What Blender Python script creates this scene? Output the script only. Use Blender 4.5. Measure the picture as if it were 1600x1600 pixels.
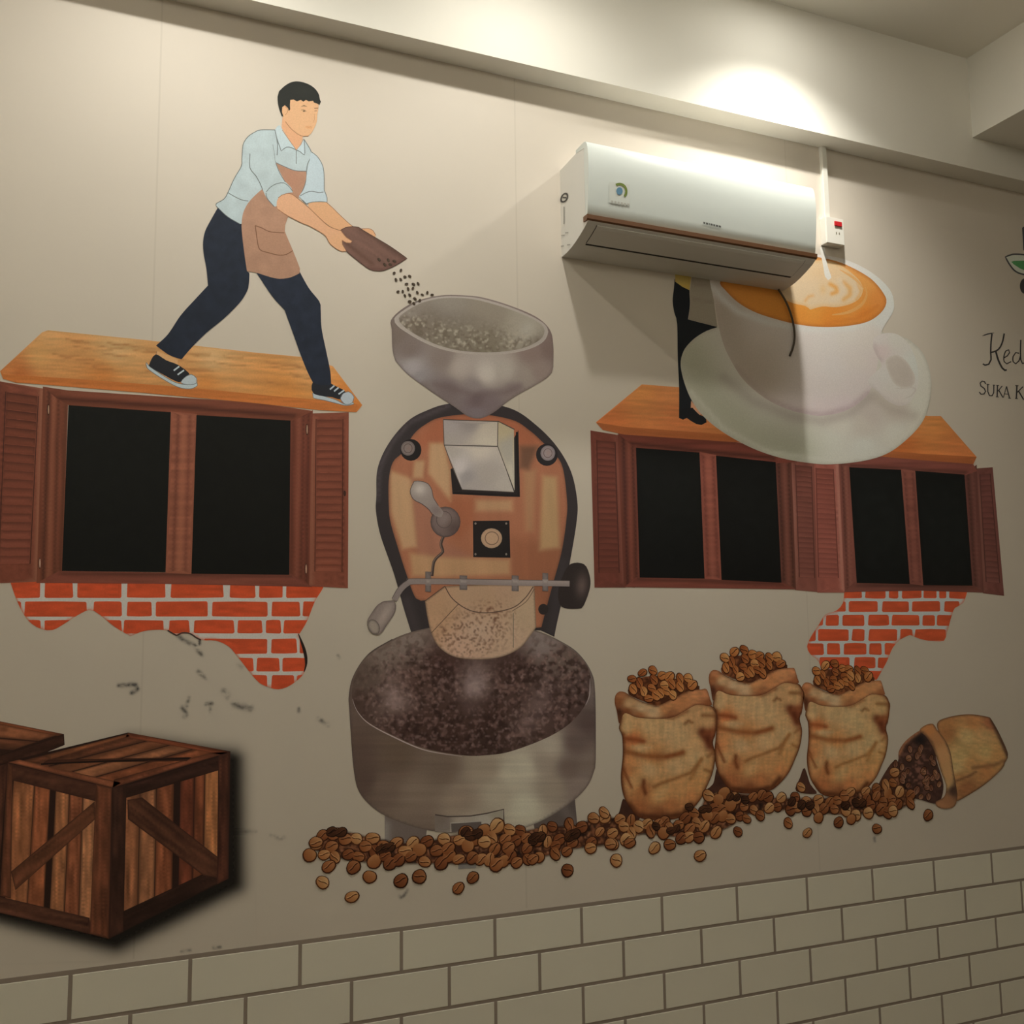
import bpy, bmesh, math, random
import numpy as np
from mathutils import Matrix, Vector
from mathutils.geometry import delaunay_2d_cdt

for o in list(bpy.data.objects): bpy.data.objects.remove(o)
S = bpy.context.scene
COL = S.collection
PI = math.pi

# ------------------------------------------------------------------ camera
FPX = 1612.0                    # focal length in pixels of a 1600 px frame
D = 2.6                         # camera to mural wall, metres
CZ = 1.5                        # eye height, metres
_h = np.array([3650.0, 150.0, FPX]); _u = np.array([-180.0, -13000.0, FPX])
_h /= np.linalg.norm(_h); _u -= _h*(_u@_h); _u /= np.linalg.norm(_u)
_n = np.cross(_u, _h)           # wall X, wall Z and into-the-wall Y in camera axes
M = Matrix(((_h[0], -_h[1], -_h[2]), (_n[0], -_n[1], -_n[2]), (_u[0], -_u[1], -_u[2])))
cam_data = bpy.data.cameras.new('camera'); cam = bpy.data.objects.new('camera', cam_data)
COL.objects.link(cam)
cam.matrix_world = Matrix.Translation((0, -D, CZ)) @ M.to_4x4()
cam_data.sensor_fit = 'HORIZONTAL'; cam_data.sensor_width = 36.0
cam_data.lens = 36.0*FPX/1600.0
cam_data.clip_start = 0.02
S.camera = cam

def wall_xz(px, py, off=0.0):
    """point of the plane `off` metres in front of the wall, from mural drawing units"""
    px = np.asarray(px, float)-800; py = np.asarray(py, float)-800
    X = px*_h[0]+py*_h[1]+FPX*_h[2]; Y = px*_n[0]+py*_n[1]+FPX*_n[2]; Z = px*_u[0]+py*_u[1]+FPX*_u[2]
    return X/Y*(D-off), CZ+Z/Y*(D-off)

def W3(px, py, off=0.0):
    x, z = wall_xz(px, py, off)
    return Vector((float(x), -off, float(z)))

# ------------------------------------------------------------------ world, lights, exposure
S.view_settings.view_transform = 'Standard'; S.view_settings.look = 'None'
S.view_settings.gamma = 1.0; S.view_settings.use_curve_mapping = False
S.view_settings.exposure = 0.0
w = bpy.data.worlds.new('world'); S.world = w; w.use_nodes = True
w.node_tree.nodes['Background'].inputs[0].default_value = (1, .85, .65, 1)
w.node_tree.nodes['Background'].inputs[1].default_value = 0.05
CEIL = CZ+0.793*D               # ceiling height
WARM = (1.0, .975, .885)
SPOTS = [(0.09*D, -0.22*D, 33, 144), (0.435*D, -0.205*D, 18, 156), (0.785*D, -0.155*D, 59, 121)]
def spot(name, loc, power, size=158, blend=1.0, rad=.02):
    l = bpy.data.lights.new(name, 'SPOT'); l.energy = power; l.color = WARM
    l.spot_size = math.radians(size); l.spot_blend = blend; l.shadow_soft_size = rad
    o = bpy.data.objects.new(name, l); o.location = loc; COL.objects.link(o); return o
for i, (x, y, p, a) in enumerate(SPOTS):
    spot('downlight_beam', (x, y, CEIL-.03), p, a)
for i, (x, y, p, a) in enumerate(SPOTS):                  # the diffuse glow of each lens
    l = bpy.data.lights.new('downlight_glow', 'AREA'); l.energy = (1.9, 3.2, 1.9)[i]; l.color = WARM; l.shape = 'DISK'; l.size = .076
    o = bpy.data.objects.new('downlight_glow', l); o.location = (x, y, CEIL-.014); COL.objects.link(o)
FILL_LAMPS = [(0.0, -2.3), (1.5, -2.6), (0.0, -4.0), (2.2, -4.0), (-1.2, -1.6)]  # added globes out of view, giving the room its fill light
GLOBE_R, GLOBE_E = .08, 30.0

# ------------------------------------------------------------------ materials
def s2l(c):
    c = np.asarray(c, float)/255.0
    return np.where(c <= .04045, c/12.92, ((c+.055)/1.055)**2.4)
def l2s(c):
    c = np.clip(np.asarray(c, float), 0, None)
    return np.where(c <= .0031308, c*12.92, 1.055*c**(1/2.4)-.055)*255.0
MATS = {}
def mat(name, rgb, rough=.6, metal=0, noise=0.0, nscale=40, bump=0.0, coat=0, emit=None):
    if name in MATS: return MATS[name]
    m = bpy.data.materials.new(name); m.use_nodes = True; MATS[name] = m
    nt = m.node_tree; b = nt.nodes['Principled BSDF']
    c = tuple(s2l(rgb))+(1,)
    b.inputs['Base Color'].default_value = c
    b.inputs['Roughness'].default_value = rough; b.inputs['Metallic'].default_value = metal
    b.inputs['Coat Weight'].default_value = coat
    if emit: b.inputs['Emission Color'].default_value = tuple(WARM)+(1,); b.inputs['Emission Strength'].default_value = emit
    if noise or bump:
        tc = nt.nodes.new('ShaderNodeTexCoord'); n = nt.nodes.new('ShaderNodeTexNoise')
        n.inputs['Scale'].default_value = nscale; n.inputs['Detail'].default_value = 5
        nt.links.new(tc.outputs['Object'], n.inputs['Vector'])
        if noise:
            mx = nt.nodes.new('ShaderNodeMix'); mx.data_type = 'RGBA'; mx.blend_type = 'MULTIPLY'
            rp = nt.nodes.new('ShaderNodeValToRGB')
            rp.color_ramp.elements[0].position = .3; rp.color_ramp.elements[1].position = .7
            k = 1-noise; rp.color_ramp.elements[0].color = (k, k, k, 1)
            nt.links.new(n.outputs['Fac'], rp.inputs['Fac'])
            mx.inputs['Factor'].default_value = 1; mx.inputs[6].default_value = c
            nt.links.new(rp.outputs['Color'], mx.inputs[7]); nt.links.new(mx.outputs[2], b.inputs['Base Color'])
        if bump:
            bp = nt.nodes.new('ShaderNodeBump'); bp.inputs['Strength'].default_value = bump; bp.inputs['Distance'].default_value = .002
            nt.links.new(n.outputs['Fac'], bp.inputs['Height']); nt.links.new(bp.outputs['Normal'], b.inputs['Normal'])
    return m

def print_mat(name, alpha=False):
    """printed wallpaper ink: colour comes from the print (a colour attribute), paper grain from noise"""
    m = bpy.data.materials.new(name); m.use_nodes = True
    nt = m.node_tree; b = nt.nodes['Principled BSDF']; b.inputs['Roughness'].default_value = .62
    b.inputs['Specular IOR Level'].default_value = .25
    a = nt.nodes.new('ShaderNodeVertexColor'); a.layer_name = 'ink'
    tc = nt.nodes.new('ShaderNodeTexCoord'); n = nt.nodes.new('ShaderNodeTexNoise'); n.inputs['Scale'].default_value = 260
    n.inputs['Detail'].default_value = 3
    rp = nt.nodes.new('ShaderNodeMapRange'); rp.inputs['From Min'].default_value = .25; rp.inputs['From Max'].default_value = .75
    rp.inputs['To Min'].default_value = .93; rp.inputs['To Max'].default_value = 1.06
    mx = nt.nodes.new('ShaderNodeVectorMath'); mx.operation = 'SCALE'
    L = nt.links.new
    L(tc.outputs['Object'], n.inputs['Vector']); L(n.outputs['Fac'], rp.inputs['Value'])
    L(a.outputs['Color'], mx.inputs[0]); L(rp.outputs['Result'], mx.inputs['Scale']); L(mx.outputs['Vector'], b.inputs['Base Color'])
    if alpha: L(a.outputs['Alpha'], b.inputs['Alpha'])
    return m
INK = print_mat('mural_ink'); SOFT = print_mat('mural_soft_ink', True)
PAPER = (222, 212, 199)
M_PAPER = mat('wallpaper', PAPER, .6, noise=.03, nscale=3, bump=.04)
M_PLASTER = mat('cream_plaster', (238, 234, 224), .8, noise=.03, nscale=2, bump=.05)
M_CEIL = mat('ceiling_paint', (236, 230, 218), .85, noise=.02, nscale=2)
M_FLOOR = mat('floor_tile', (120, 108, 92), .5, noise=.1, nscale=8)
M_AC = mat('white_plastic', (216, 222, 218), .36, coat=.15)
M_ACSIDE = mat('ivory_plastic', (222, 220, 214), .5)
M_COPPER = mat('copper_trim', (112, 76, 50), .45, metal=.2)
M_BLACK = mat('black_gap', (14, 14, 13), .6)
M_WHITE = mat('switch_plastic', (232, 229, 220), .5)
M_RED = mat('red_rocker', (196, 30, 40), .4)
M_GREY = mat('grey_plug', (128, 122, 106), .6)

# ------------------------------------------------------------------ helpers
def link(o, parent=None):
    COL.objects.link(o)
    if parent is not None:
        o.parent = parent
    return o
def setp(o, label=None, cat=None, group=None, kind=None):
    if label: o['label'] = label
    if cat: o['category'] = cat
    if group: o['group'] = group
    if kind: o['kind'] = kind
    return o
ORG = {}
def thing(name, label, cat, loc, group=None):
    o = bpy.data.objects.new(name, None); o.empty_display_size = .05
    o.location = loc; link(o); setp(o, label, cat, group); ORG[o.name] = Vector(loc)
    return o
def wpos(o):
    v = Vector((0, 0, 0))
    while o is not None: v = v+Vector(o.location); o = o.parent
    return v
def mesh_obj(name, verts, faces, mats, parent=None, fm=None, smooth=False):
    """verts in world space"""
    p = wpos(parent) if parent is not None else Vector((0, 0, 0))
    me = bpy.data.meshes.new(name)
    me.from_pydata([tuple(Vector(v)-p) for v in verts], [], faces)
    for m in (mats if isinstance(mats, (list, tuple)) else [mats]): me.materials.append(m)
    if fm is not None: me.polygons.foreach_set('material_index', fm)
    if smooth: me.polygons.foreach_set('use_smooth', [True]*len(me.polygons))
    me.update()
    return link(bpy.data.objects.new(name, me), parent)
BOXF = [(0, 3, 2, 1), (4, 5, 6, 7), (0, 1, 5, 4), (1, 2, 6, 5), (2, 3, 7, 6), (3, 0, 4, 7)]
def box_v(x0, x1, y0, y1, z0, z1):
    return [(x0, y0, z0), (x1, y0, z0), (x1, y1, z0), (x0, y1, z0), (x0, y0, z1), (x1, y0, z1), (x1, y1, z1), (x0, y1, z1)]
def box(name, b, m, parent=None, bevel=0):
    o = mesh_obj(name, box_v(*b), BOXF, m, parent)
    if bevel:
        bm = bmesh.new(); bm.from_mesh(o.data)
        bmesh.ops.bevel(bm, geom=bm.edges[:], offset=bevel, segments=2, affect='EDGES', profile=.5)
        bm.to_mesh(o.data); bm.free()
    return o
def struct(o): o['kind'] = 'structure'; return o

# ------------------------------------------------------------------ room
RX0, RX1, RY = -2.2, 5.6, -5.2
BEAM_O = 0.031*D; BEAM_Z = CZ+0.631*D
struct(box('floor', (RX0-.1, RX1+.1, RY-.1, .1, -.1, 0), M_FLOOR))
struct(box('ceiling', (RX0-.1, RX1+.1, RY-.1, .1, CEIL, CEIL+.1), M_CEIL))
wall = struct(box('wall_back', (RX0-.1, RX1+.1, 0, .12, 0, CEIL), M_PAPER))
struct(box('wall_left', (RX0-.1, RX0, RY-.1, 0, 0, CEIL), M_PLASTER))
struct(box('wall_right', (RX1, RX1+.1, RY-.1, 0, 0, CEIL), M_PLASTER))
struct(box('wall_front', (RX0, RX1, RY-.1, RY, 0, CEIL), M_PLASTER))
struct(box('trim_1', (RX0, RX1, -BEAM_O, 0, BEAM_Z, CEIL), M_PLASTER))
CBX = 1.169*(D-BEAM_O); CBZ = CZ+.699*(D-BEAM_O)
struct(box('trim_2', (CBX, CBX+.35, RY, -BEAM_O, CBZ, CEIL), M_PLASTER))
# recessed downlights (outside the frame, above the mural)
def downlight(x, y, label, group):
    t = thing('ceiling_downlight', label, 'lamp', (x, y, CEIL), group)
    n = 24; v = []; f = []
    for r, z in ((.055, 0), (.055, -.008), (.04, -.012), (.038, -.004)):
        v += [(x+r*math.cos(2*PI*k/n), y+r*math.sin(2*PI*k/n), CEIL+z) for k in range(n)]
    for j in range(3):
        f += [(j*n+k, j*n+(k+1) % n, (j+1)*n+(k+1) % n, (j+1)*n+k) for k in range(n)]
    mesh_obj('trim_ring', v, f, M_WHITE, t)
    v = [(x+.038*math.cos(2*PI*k/n), y+.038*math.sin(2*PI*k/n), CEIL-.004) for k in range(n)]
    mesh_obj('lens', v, [tuple(range(n))], mat('lamp_lens', (255, 240, 215), .5, emit=6), t)
for (x, y, p, a), wd in zip(SPOTS, ('left end', 'middle', 'air conditioner end')):
    downlight(x, y, 'round recessed downlight close to the beam over the %s of the mural' % wd, 'downlights along the beam')
m_globe = mat('fill_globe_glow', (255, 240, 215), .5)
_b = m_globe.node_tree.nodes['Principled BSDF']
_b.inputs['Emission Color'].default_value = (1, .965, .815, 1); _b.inputs['Emission Strength'].default_value = GLOBE_E
for (x, y), wd in zip(FILL_LAMPS, ('right over the viewer', 'to the right of the viewer', 'far behind the viewer', 'in the far back corner', 'near the left wall')):  # unseen globes, put in to brighten the walls and ceiling
    t = thing('fill_globe_lamp', 'added unseen fill globe on a short ceiling mount %s' % wd, 'lamp', (x, y, CEIL), 'added fill globes over the room')
    for nm, prof_, m_ in (('fill_globe_mount', [(.001, 0), (.06, 0), (.06, -.02), (.03, -.05), (.001, -.05)], M_WHITE), ('globe', [(max(.0005, GLOBE_R*math.sin(PI*k/10)), -.05-GLOBE_R+GLOBE_R*math.cos(PI*k/10)) for k in range(11)], m_globe)):
        n = 20
        v = [(x+r*math.cos(2*PI*k/n), y+r*math.sin(2*PI*k/n), CEIL+z) for r, z in prof_ for k in range(n)]
        f = [(q*n+k, (q+1)*n+k, (q+1)*n+(k+1) % n, q*n+(k+1) % n) for q in range(len(prof_)-1) for k in range(n)]
        mesh_obj(nm, v, f, m_, t, smooth=nm == 'globe')

# ------------------------------------------------------------------ air conditioner (real, on the wall)
AX0, AX1 = .511*D, .8195*D
def az(z): return CZ+z*D
prof = [(0, .4285), (.012, .4290), (.024, .4308), (.035, .4338), (.046, .4378), (.057, .4425), (.0640, .4470)]
top = [(.0622, .4475), (.0632, .456), (.0646, .466), (.0661, .478), (.0674, .491), (.0682, .503), (.0685, .513), (.0678, .522), (.0668, .529), (.0652, .534), (.0628, .5368), (.059, .538), (.04, .537), (0, .5325)]
ac = thing('air_conditioner', 'white wall mounted air conditioner with a copper strip along its front', 'air conditioner', ((AX0+AX1)/2, 0, az(.4285)))
def extrude_prof(name, pts, x0, x1, m, parent, closed=True, caps=True, smooth=False, bev=0):
    n = len(pts); v = [(x0, -o*D, az(z)) for o, z in pts]+[(x1, -o*D, az(z)) for o, z in pts]
    f = [(k, n+k, n+(k+1) % n, (k+1) % n) for k in range(n if closed else n-1)]
    if caps: f += [tuple(range(n)), tuple(range(2*n-1, n-1, -1))]
    o = mesh_obj(name, v, f, m, parent)
    if bev:
        bm = bmesh.new(); bm.from_mesh(o.data)
        es = [e for e in bm.edges if abs(e.verts[0].co.x-e.verts[1].co.x) < 1e-6]
        bmesh.ops.bevel(bm, geom=es, offset=bev, segments=3, affect='EDGES')
        bm.to_mesh(o.data); bm.free()
    if smooth:
        for p in o.data.polygons: p.use_smooth = True
        o.data.set_sharp_from_angle(angle=math.radians(32))
    return o
# casing = sides, top, underside; front panel = curved cover
body_in = prof+[(.058, .4475), (.058, .533), (.04, .5335), (0, .531)]
extrude_prof('casing', body_in, AX0, AX1, M_ACSIDE, ac)
extrude_prof('front_panel', [(.040, .5335), (.0590, .531), (.0590, .4490)]+top[1:-1], AX0-.0005, AX1+.0005, M_AC, ac, smooth=True, bev=0)
extrude_prof('copper_strip', [(.056, .4476), (.0632, .4474), (.0648, .4490), (.0652, .4535), (.056, .4535)], AX0-.004, AX1+.004, M_COPPER, ac)
def on_prof(o):
    for (o0, z0), (o1, z1) in zip(prof[:-1], prof[1:]):
        if o0 <= o <= o1: return z0+(z1-z0)*(o-o0)/(o1-o0)
    return prof[-1][1]
oo = [.0355, .040, .046, .052, .057, .0605]
fl = [(o, on_prof(o)-.0008) for o in oo]; fl += [(o, on_prof(o)+.0003) for o in reversed(oo)]
flap = extrude_prof('louvre_flap', fl, AX0+.034, AX1-.036, M_ACSIDE, ac)
sl = [(o, on_prof(o)-.0004) for o in (.0325, .0352)]+[(o, on_prof(o)+.0008) for o in (.0352, .0325)]
extrude_prof('outlet_slot', sl, AX0+.034, AX1-.036, M_BLACK, ac)
for xs in (AX0+.032, AX1-.036):
    g = [(o, on_prof(o)-.0003) for o in oo]+[(o, on_prof(o)+.0004) for o in reversed(oo)]
    extrude_prof('flap_joint', g, xs, xs+.002, M_BLACK, ac)
# marks on the unit
def front_o(z):
    for (o0, z0), (o1, z1) in zip(top[:-1], top[1:]):
        if z0 <= z <= z1: return o0+(o1-o0)*(z-z0)/max(1e-9, z1-z0)
    return .0675
def front_pt(px, py, lift=.0012):
    o = .068
    for _ in range(6):
        x, z = wall_xz(px, py, o*D); o = front_o((z-CZ)/D)
    x, z = wall_xz(px, py, o*D+lift); return Vector((float(x), -o*D-lift, float(z)))
def face_poly(name, pts, m, parent, lift=.0012, fn=None):
    v = [(fn or front_pt)(x, y, lift) for x, y in pts]
    return mesh_obj(name, v, [tuple(range(len(v)))], m, parent)
def ell(cx, cy, rx, ry, n=20, a0=0, a1=2*PI, rot=0):
    e = 0 if abs(a1-a0-2*PI) < 1e-6 else 1
    out = []
    for k in range(n+e):
        t = a0+(a1-a0)*k/n; x = rx*math.cos(t); y = ry*math.sin(t)
        out.append((cx+x*math.cos(rot)-y*math.sin(rot), cy+x*math.sin(rot)+y*math.cos(rot)))
    return out
stk = thing('energy_sticker', 'small round sticker with a blue dot and green arc on the air conditioner front', 'sticker', front_pt(966, 300))
face_poly('backing', [(952, 284), (984, 288), (984, 321), (952, 317)], mat('sticker_pale', (212, 216, 210), .5), stk, .0009)
face_poly('blue_dot', ell(968, 298.5, 5, 6), mat('sticker_blue', (92, 138, 168), .5), stk, .0014)
arc = ell(968, 299, 12.5, 13.5, 14, -2.1, .75)+ell(968, 299, 8.8, 9.6, 14, .75, -2.1)
face_poly('green_arc', arc, mat('sticker_green', (112, 128, 46), .5), stk, .0014)
for k in range(6):
    x = 955+k*5; face_poly('faint_letter', [(x, 313+k*.9), (x+3.2, 313.6+k*.9), (x+3.2, 318.5+k*.9), (x, 317.6+k*.9)], mat('sticker_grey', (188, 188, 180), .5), stk, .0014)
for i, (a, b) in enumerate(((0, 3), (4, 7.5), (8.5, 10), (11, 14.5), (15.5, 18.5), (19.5, 23), (24, 27.5))):
    x = 1099; y = 346.5
    face_poly('letter', [(x+a, y+a*.23), (x+b, y+b*.23), (x+b, y+3+b*.23), (x+a, y+3+a*.23)], mat('brand_grey', (86, 88, 84), .5), ac)
def side_pt(px, py, lift=.0012):
    o = .04
    for _ in range(40):
        x, z = wall_xz(px, py, o*D); o += (x-(AX0-lift))/D*.9
    x, z = wall_xz(px, py, o*D); return Vector((AX0-lift, -o*D, float(z)))
def ring_side(cx, cy, r0, r1, sx, rot):
    n = 18; a = ell(cx, cy, r0*sx, r0, n, rot=rot); b = ell(cx, cy, r1*sx, r1, n, rot=rot)
    v = [side_pt(*p) for p in a+b]
    return v, [(k, (k+1) % n, n+(k+1) % n, n+k) for k in range(n)]
v, f = ring_side(881.5, 309, 8.6, 5.6, .62, .5)
mesh_obj('side_emblem', v, f, mat('emblem_dark', (58, 56, 54), .5), ac)
face_poly('emblem_bar', [(879, 307.5), (885, 308), (885, 310.2), (879, 309.7)], MATS['emblem_dark'], ac, fn=side_pt)
face_poly('side_line', [(880.3, 323), (882, 323), (882, 350), (880.3, 350)], mat('side_grey', (160, 158, 152), .5), ac, fn=side_pt)
for x, y in ((877, 367), (883, 363), (876, 384), (886, 382)):
    face_poly('side_mark', [(x, y), (x+5, y-.5), (x+5, y+1), (x, y+1.5)], MATS['side_grey'], ac, fn=side_pt)

# ------------------------------------------------------------------ trunking, isolator switch, cable
def wall_box(name, px0, px1, py0, py1, y0, y1, m, parent, bevel=0):
    a = W3(px0, py0); b = W3(px1, py1)
    return box(name, (a.x, b.x, -y1, -y0, b.z, a.z), m, parent, bevel)
p0 = W3(1283, 345)
tr = thing('cable_trunking', 'thin cream cable trunking running down from the beam to the switch', 'trunking', (p0.x, 0, p0.z))
tx = .8935*D
box('channel', (tx-.011, tx+.011, -.012, 0, CZ+.526*D, BEAM_Z), M_WHITE, tr, .001)
box('lid', (tx-.009, tx+.009, -.0145, -.0121, CZ+.526*D, BEAM_Z-.001), M_WHITE, tr)
sw = thing('isolator_switch', 'white wall switch box with a red rocker and grey plug beside the air conditioner', 'switch', (.9*D, 0, CZ+.495*D))
def at(xd, zd): return xd*D, CZ+zd*D
sx0, sx1, sz0, sz1 = .8845*D, .9135*D, CZ+.497*D, CZ+.5325*D
box('back_box', (sx0, sx1, -.028, 0, sz0, sz1), M_WHITE, sw, .002)
box('face_plate', (sx0+.001, sx1-.001, -.031, -.0281, sz0+.001, sz1-.001), M_WHITE, sw, .001)
xm = (sx0+sx1)/2
box('rocker', (xm-.004, xm+.026, -.036, -.0311, sz1-.03, sz1-.014), M_RED, sw, .001)
for q in (0, 1): box('socket_hole', (xm+.002+q*.012, xm+.006+q*.012, -.0316, -.0311, sz1-.058, sz1-.050), M_GREY, sw)
def tube_obj(name, pts, r, m, parent=None, n=8):
    cu = bpy.data.curves.new(name, 'CURVE'); cu.dimensions = '3D'; cu.bevel_depth = r; cu.bevel_resolution = 3
    sp = cu.splines.new('NURBS'); sp.points.add(len(pts)-1); sp.use_endpoint_u = True; sp.order_u = 3; sp.resolution_u = 8
    p = wpos(parent) if parent is not None else Vector((0, 0, 0))
    for q, c in zip(sp.points, pts): q.co = tuple(Vector(c)-p)+(1,)
    o0 = bpy.data.objects.new(name, cu); COL.objects.link(o0)
    dg = bpy.context.evaluated_depsgraph_get(); me = bpy.data.meshes.new_from_object(o0.evaluated_get(dg))
    bpy.data.objects.remove(o0); me.materials.clear(); me.materials.append(m); me.name = name
    for q in me.polygons: q.use_smooth = True
    return link(bpy.data.objects.new(name, me), parent)
cab = [W3(1216, 452, .012), W3(1226, 466, .016), W3(1236, 490, .016), W3(1241, 512, .014), W3(1242, 530, .010), W3(1238, 548, .006), W3(1234, 556, .004)]
c = tube_obj('drain_cable', cab, .0034, mat('cable_dark', (70, 56, 42), .5))
setp(c, 'thin dark cable curling down from the air conditioner over the coffee cup', 'cable')
# ------------------------------------------------------------------ mural drawing tools
# Outlines below are in drawing units; wall_xz() lays them flat on the wall plane.
LAY = 0.00004                   # ink layer step, metres
_WS = [(10,390,175,162,140),(200,100,240,230,215),(250,150,248,238,222),(330,230,230,218,203),(100,200,205,192,172),(0,0,165,155,138),
 (530,200,200,190,172),(700,150,212,203,186),(750,380,178,168,145),(600,380,195,187,168),(50,450,185,172,150),(370,470,210,198,178),
 (200,500,195,182,160),(580,600,185,175,152),(530,780,168,158,135),(840,440,178,170,150),(850,620,148,138,112),(950,640,140,130,108),
 (1400,450,135,122,102),(1310,400,200,186,165),(1300,560,168,158,138),(1380,600,150,138,118),(1500,750,98,88,68),(1530,560,115,102,82),
 (100,1000,135,126,105),(30,1080,130,120,98),(540,1000,150,142,122),(480,1150,130,124,102),(1000,960,142,132,112),(1450,1050,112,98,80),
 (1580,1000,85,72,55),(380,1300,125,115,92),(50,1470,110,98,78),(560,1500,135,125,100),(450,1250,133,125,100),(850,1380,125,112,92),
 (1300,1400,112,102,80),(1550,1290,95,80,62),(1500,1550,95,86,66),(200,800,150,138,115),(750,800,150,140,116),(750,1150,135,126,104),
 (1150,1150,122,112,90),(1100,800,125,115,94),(1400,850,105,94,75),(1590,380,85,72,56)]
_WS = np.array(_WS, float); _WL = np.log(s2l(_WS[:, 2:5])); PAPL = s2l(PAPER)
def wall_seen(x, y):
    w_ = 1.0/((_WS[:, 0]-x)**2+(_WS[:, 1]-y)**2+900.0)**1.5
    return np.exp((_WL*w_[:, None]).sum(0)/w_.sum())
def ink(c, x, y):
    """print colour (0-255) of a patch seen as c on the mural at x,y: light of the room divided out"""
    r = s2l(c)/wall_seen(x, y)*PAPL*INKGAIN[0]
    m = r.max()
    if m > .84: r = r*(.84/m)
    return l2s(np.clip(r, .004, .86))
INKGAIN = [1.0]                 # ink strength of the piece being printed

def smooth_pts(pts, closed=True, step=5.0):
    n = len(pts); P = np.array([p[:2] for p in pts], float); corner = [len(p) > 2 for p in pts]
    out = []
    rng = range(n) if closed else range(n-1)
    for i in rng:
        j = (i+1) % n
        p1, p2 = P[i], P[j]
        p0 = P[i-1] if (closed or i > 0) and not corner[i] else p1-(p2-p1)*.5
        p3 = P[(j+1) % n] if (closed or j+1 < n) and not corner[j] else p2+(p2-p1)*.5
        k = max(1, int(math.hypot(*(p2-p1))/step))
        for q in range(k):
            t = q/k
            a = .5*((2*p1)+(-p0+p2)*t+(2*p0-5*p1+4*p2-p3)*t*t+(-p0+3*p1-3*p2+p3)*t**3)
            out.append(tuple(a))
    if not closed: out.append(tuple(P[-1]))
    return out

def inside(poly, Q):
    poly = np.asarray(poly); x, y = Q[:, 0], Q[:, 1]; r = np.zeros(len(Q), bool)
    x0, y0 = poly[:, 0], poly[:, 1]; x1, y1 = np.roll(x0, -1), np.roll(y0, -1)
    for a, b, c, d in zip(x0, y0, x1, y1):
        if b == d: continue
        m = (b > y) != (d > y)
        r ^= m & (x < (c-a)*(y-b)/(d-b)+a)
    return r
def seg_dist(line, Q, closed=False):
    L = np.asarray(line, float)
    A, B = (L, np.roll(L, -1, 0)) if closed else (L[:-1], L[1:])
    best = np.full(len(Q), 1e9)
    for a, b in zip(A, B):
        d = b-a; l2 = d@d
        t = np.clip(((Q-a)@d)/l2, 0, 1) if l2 > 1e-12 else np.zeros(len(Q))
        best = np.minimum(best, np.hypot(*(Q-a-t[:, None]*d).T))
    return best
def _hash(i, j, s):
    v = np.sin(i*127.1+j*311.7+s*74.7)*43758.5453
    return v-np.floor(v)
def vnoise(x, y, s=0):
    i, j = np.floor(x), np.floor(y); f, g = x-i, y-j; f = f*f*(3-2*f); g = g*g*(3-2*g)
    return (_hash(i, j, s)*(1-f)+_hash(i+1, j, s)*f)*(1-g)+(_hash(i, j+1, s)*(1-f)+_hash(i+1, j+1, s)*f)*g
def fbm(x, y, s=0, o=3):
    r = 0; a = .5
    for k in range(o): r = r+a*vnoise(x, y, s+k*13); x = x*2.03; y = y*2.03; a *= .5
    return r/(1-.5**o)

def colour(spec, Q, ref, poly=None):
    """spec: (r,g,b) or [base, op, op ...]; ops paint over the base"""
    if isinstance(spec, tuple):
        return np.tile(ink(spec, *ref), (len(Q), 1))
    base, ops = spec[0], spec[1:]
    C = np.tile(ink(base, *ref), (len(Q), 1))
    x, y = Q[:, 0], Q[:, 1]
    for op in ops:
        k = op[0]
        if k == 'pts':
            P = op[1]; pw = op[2] if len(op) > 2 else 3.0
            K = np.array([ink(p[2], p[0], p[1]) for p in P])
            d = np.stack([((x-p[0])**2+(y-p[1])**2+4)**(-pw/2) for p in P], 1)
            C = (d@K)/d.sum(1)[:, None]
        elif k == 'blob':
            _, bx, by, rx, ry, c, a = op[:7]; rot = op[7] if len(op) > 7 else 0
            u = (x-bx)*math.cos(rot)+(y-by)*math.sin(rot); v = -(x-bx)*math.sin(rot)+(y-by)*math.cos(rot)
            m = (a*np.exp(-((u/rx)**2+(v/ry)**2)))[:, None]
            C = C*(1-m)+ink(c, *ref)*m
        elif k == 'line':
            _, pts, w_, c, a = op[:5]
            m = (a*np.exp(-(seg_dist(pts, Q)/w_)**2))[:, None]
            C = C*(1-m)+ink(c, *ref)*m
        elif k == 'poly':
            _, pts, bl, c, a = op[:5]
            d = seg_dist(pts, Q, True); d = np.where(inside(pts, Q), d, -d)
            t = np.clip(d/(2*bl)+.5, 0, 1); m = (a*t*t*(3-2*t))[:, None]
            C = C*(1-m)+ink(c, *ref)*m
        elif k == 'edge':
            _, w_, c, a = op[:4]
            m = (a*np.exp(-(seg_dist(poly, Q, True)/w_)**2))[:, None]
            C = C*(1-m)+ink(c, *ref)*m
        elif k == 'grain':
            _, ang, l, w_, amp = op[:5]; s = op[5] if len(op) > 5 else 0
            u = (x*math.cos(ang)+y*math.sin(ang))/l; v = (-x*math.sin(ang)+y*math.cos(ang))/w_
            C = C*(1+amp*2*(fbm(u, v, s)-.5))[:, None]
        elif k == 'speck':
            _, sz, thr, c, a, masks = op[:6]; s = op[6] if len(op) > 6 else 0
            n_ = vnoise(x/sz, y/sz, s)*.65+vnoise(x/sz*2.1, y/sz*2.1, s+5)*.35
            m = np.clip((n_-thr)/.14, 0, 1)*a
            if masks:
                q = 0
                for bx, by, rx, ry in masks: q = q+np.exp(-(((x-bx)/rx)**2+((y-by)/ry)**2))
                m = m*np.clip(q, 0, 1)
            m = m[:, None]; C = C*(1-m)+ink(c, *ref)*m
    return np.clip(C, 2, 250)

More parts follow.
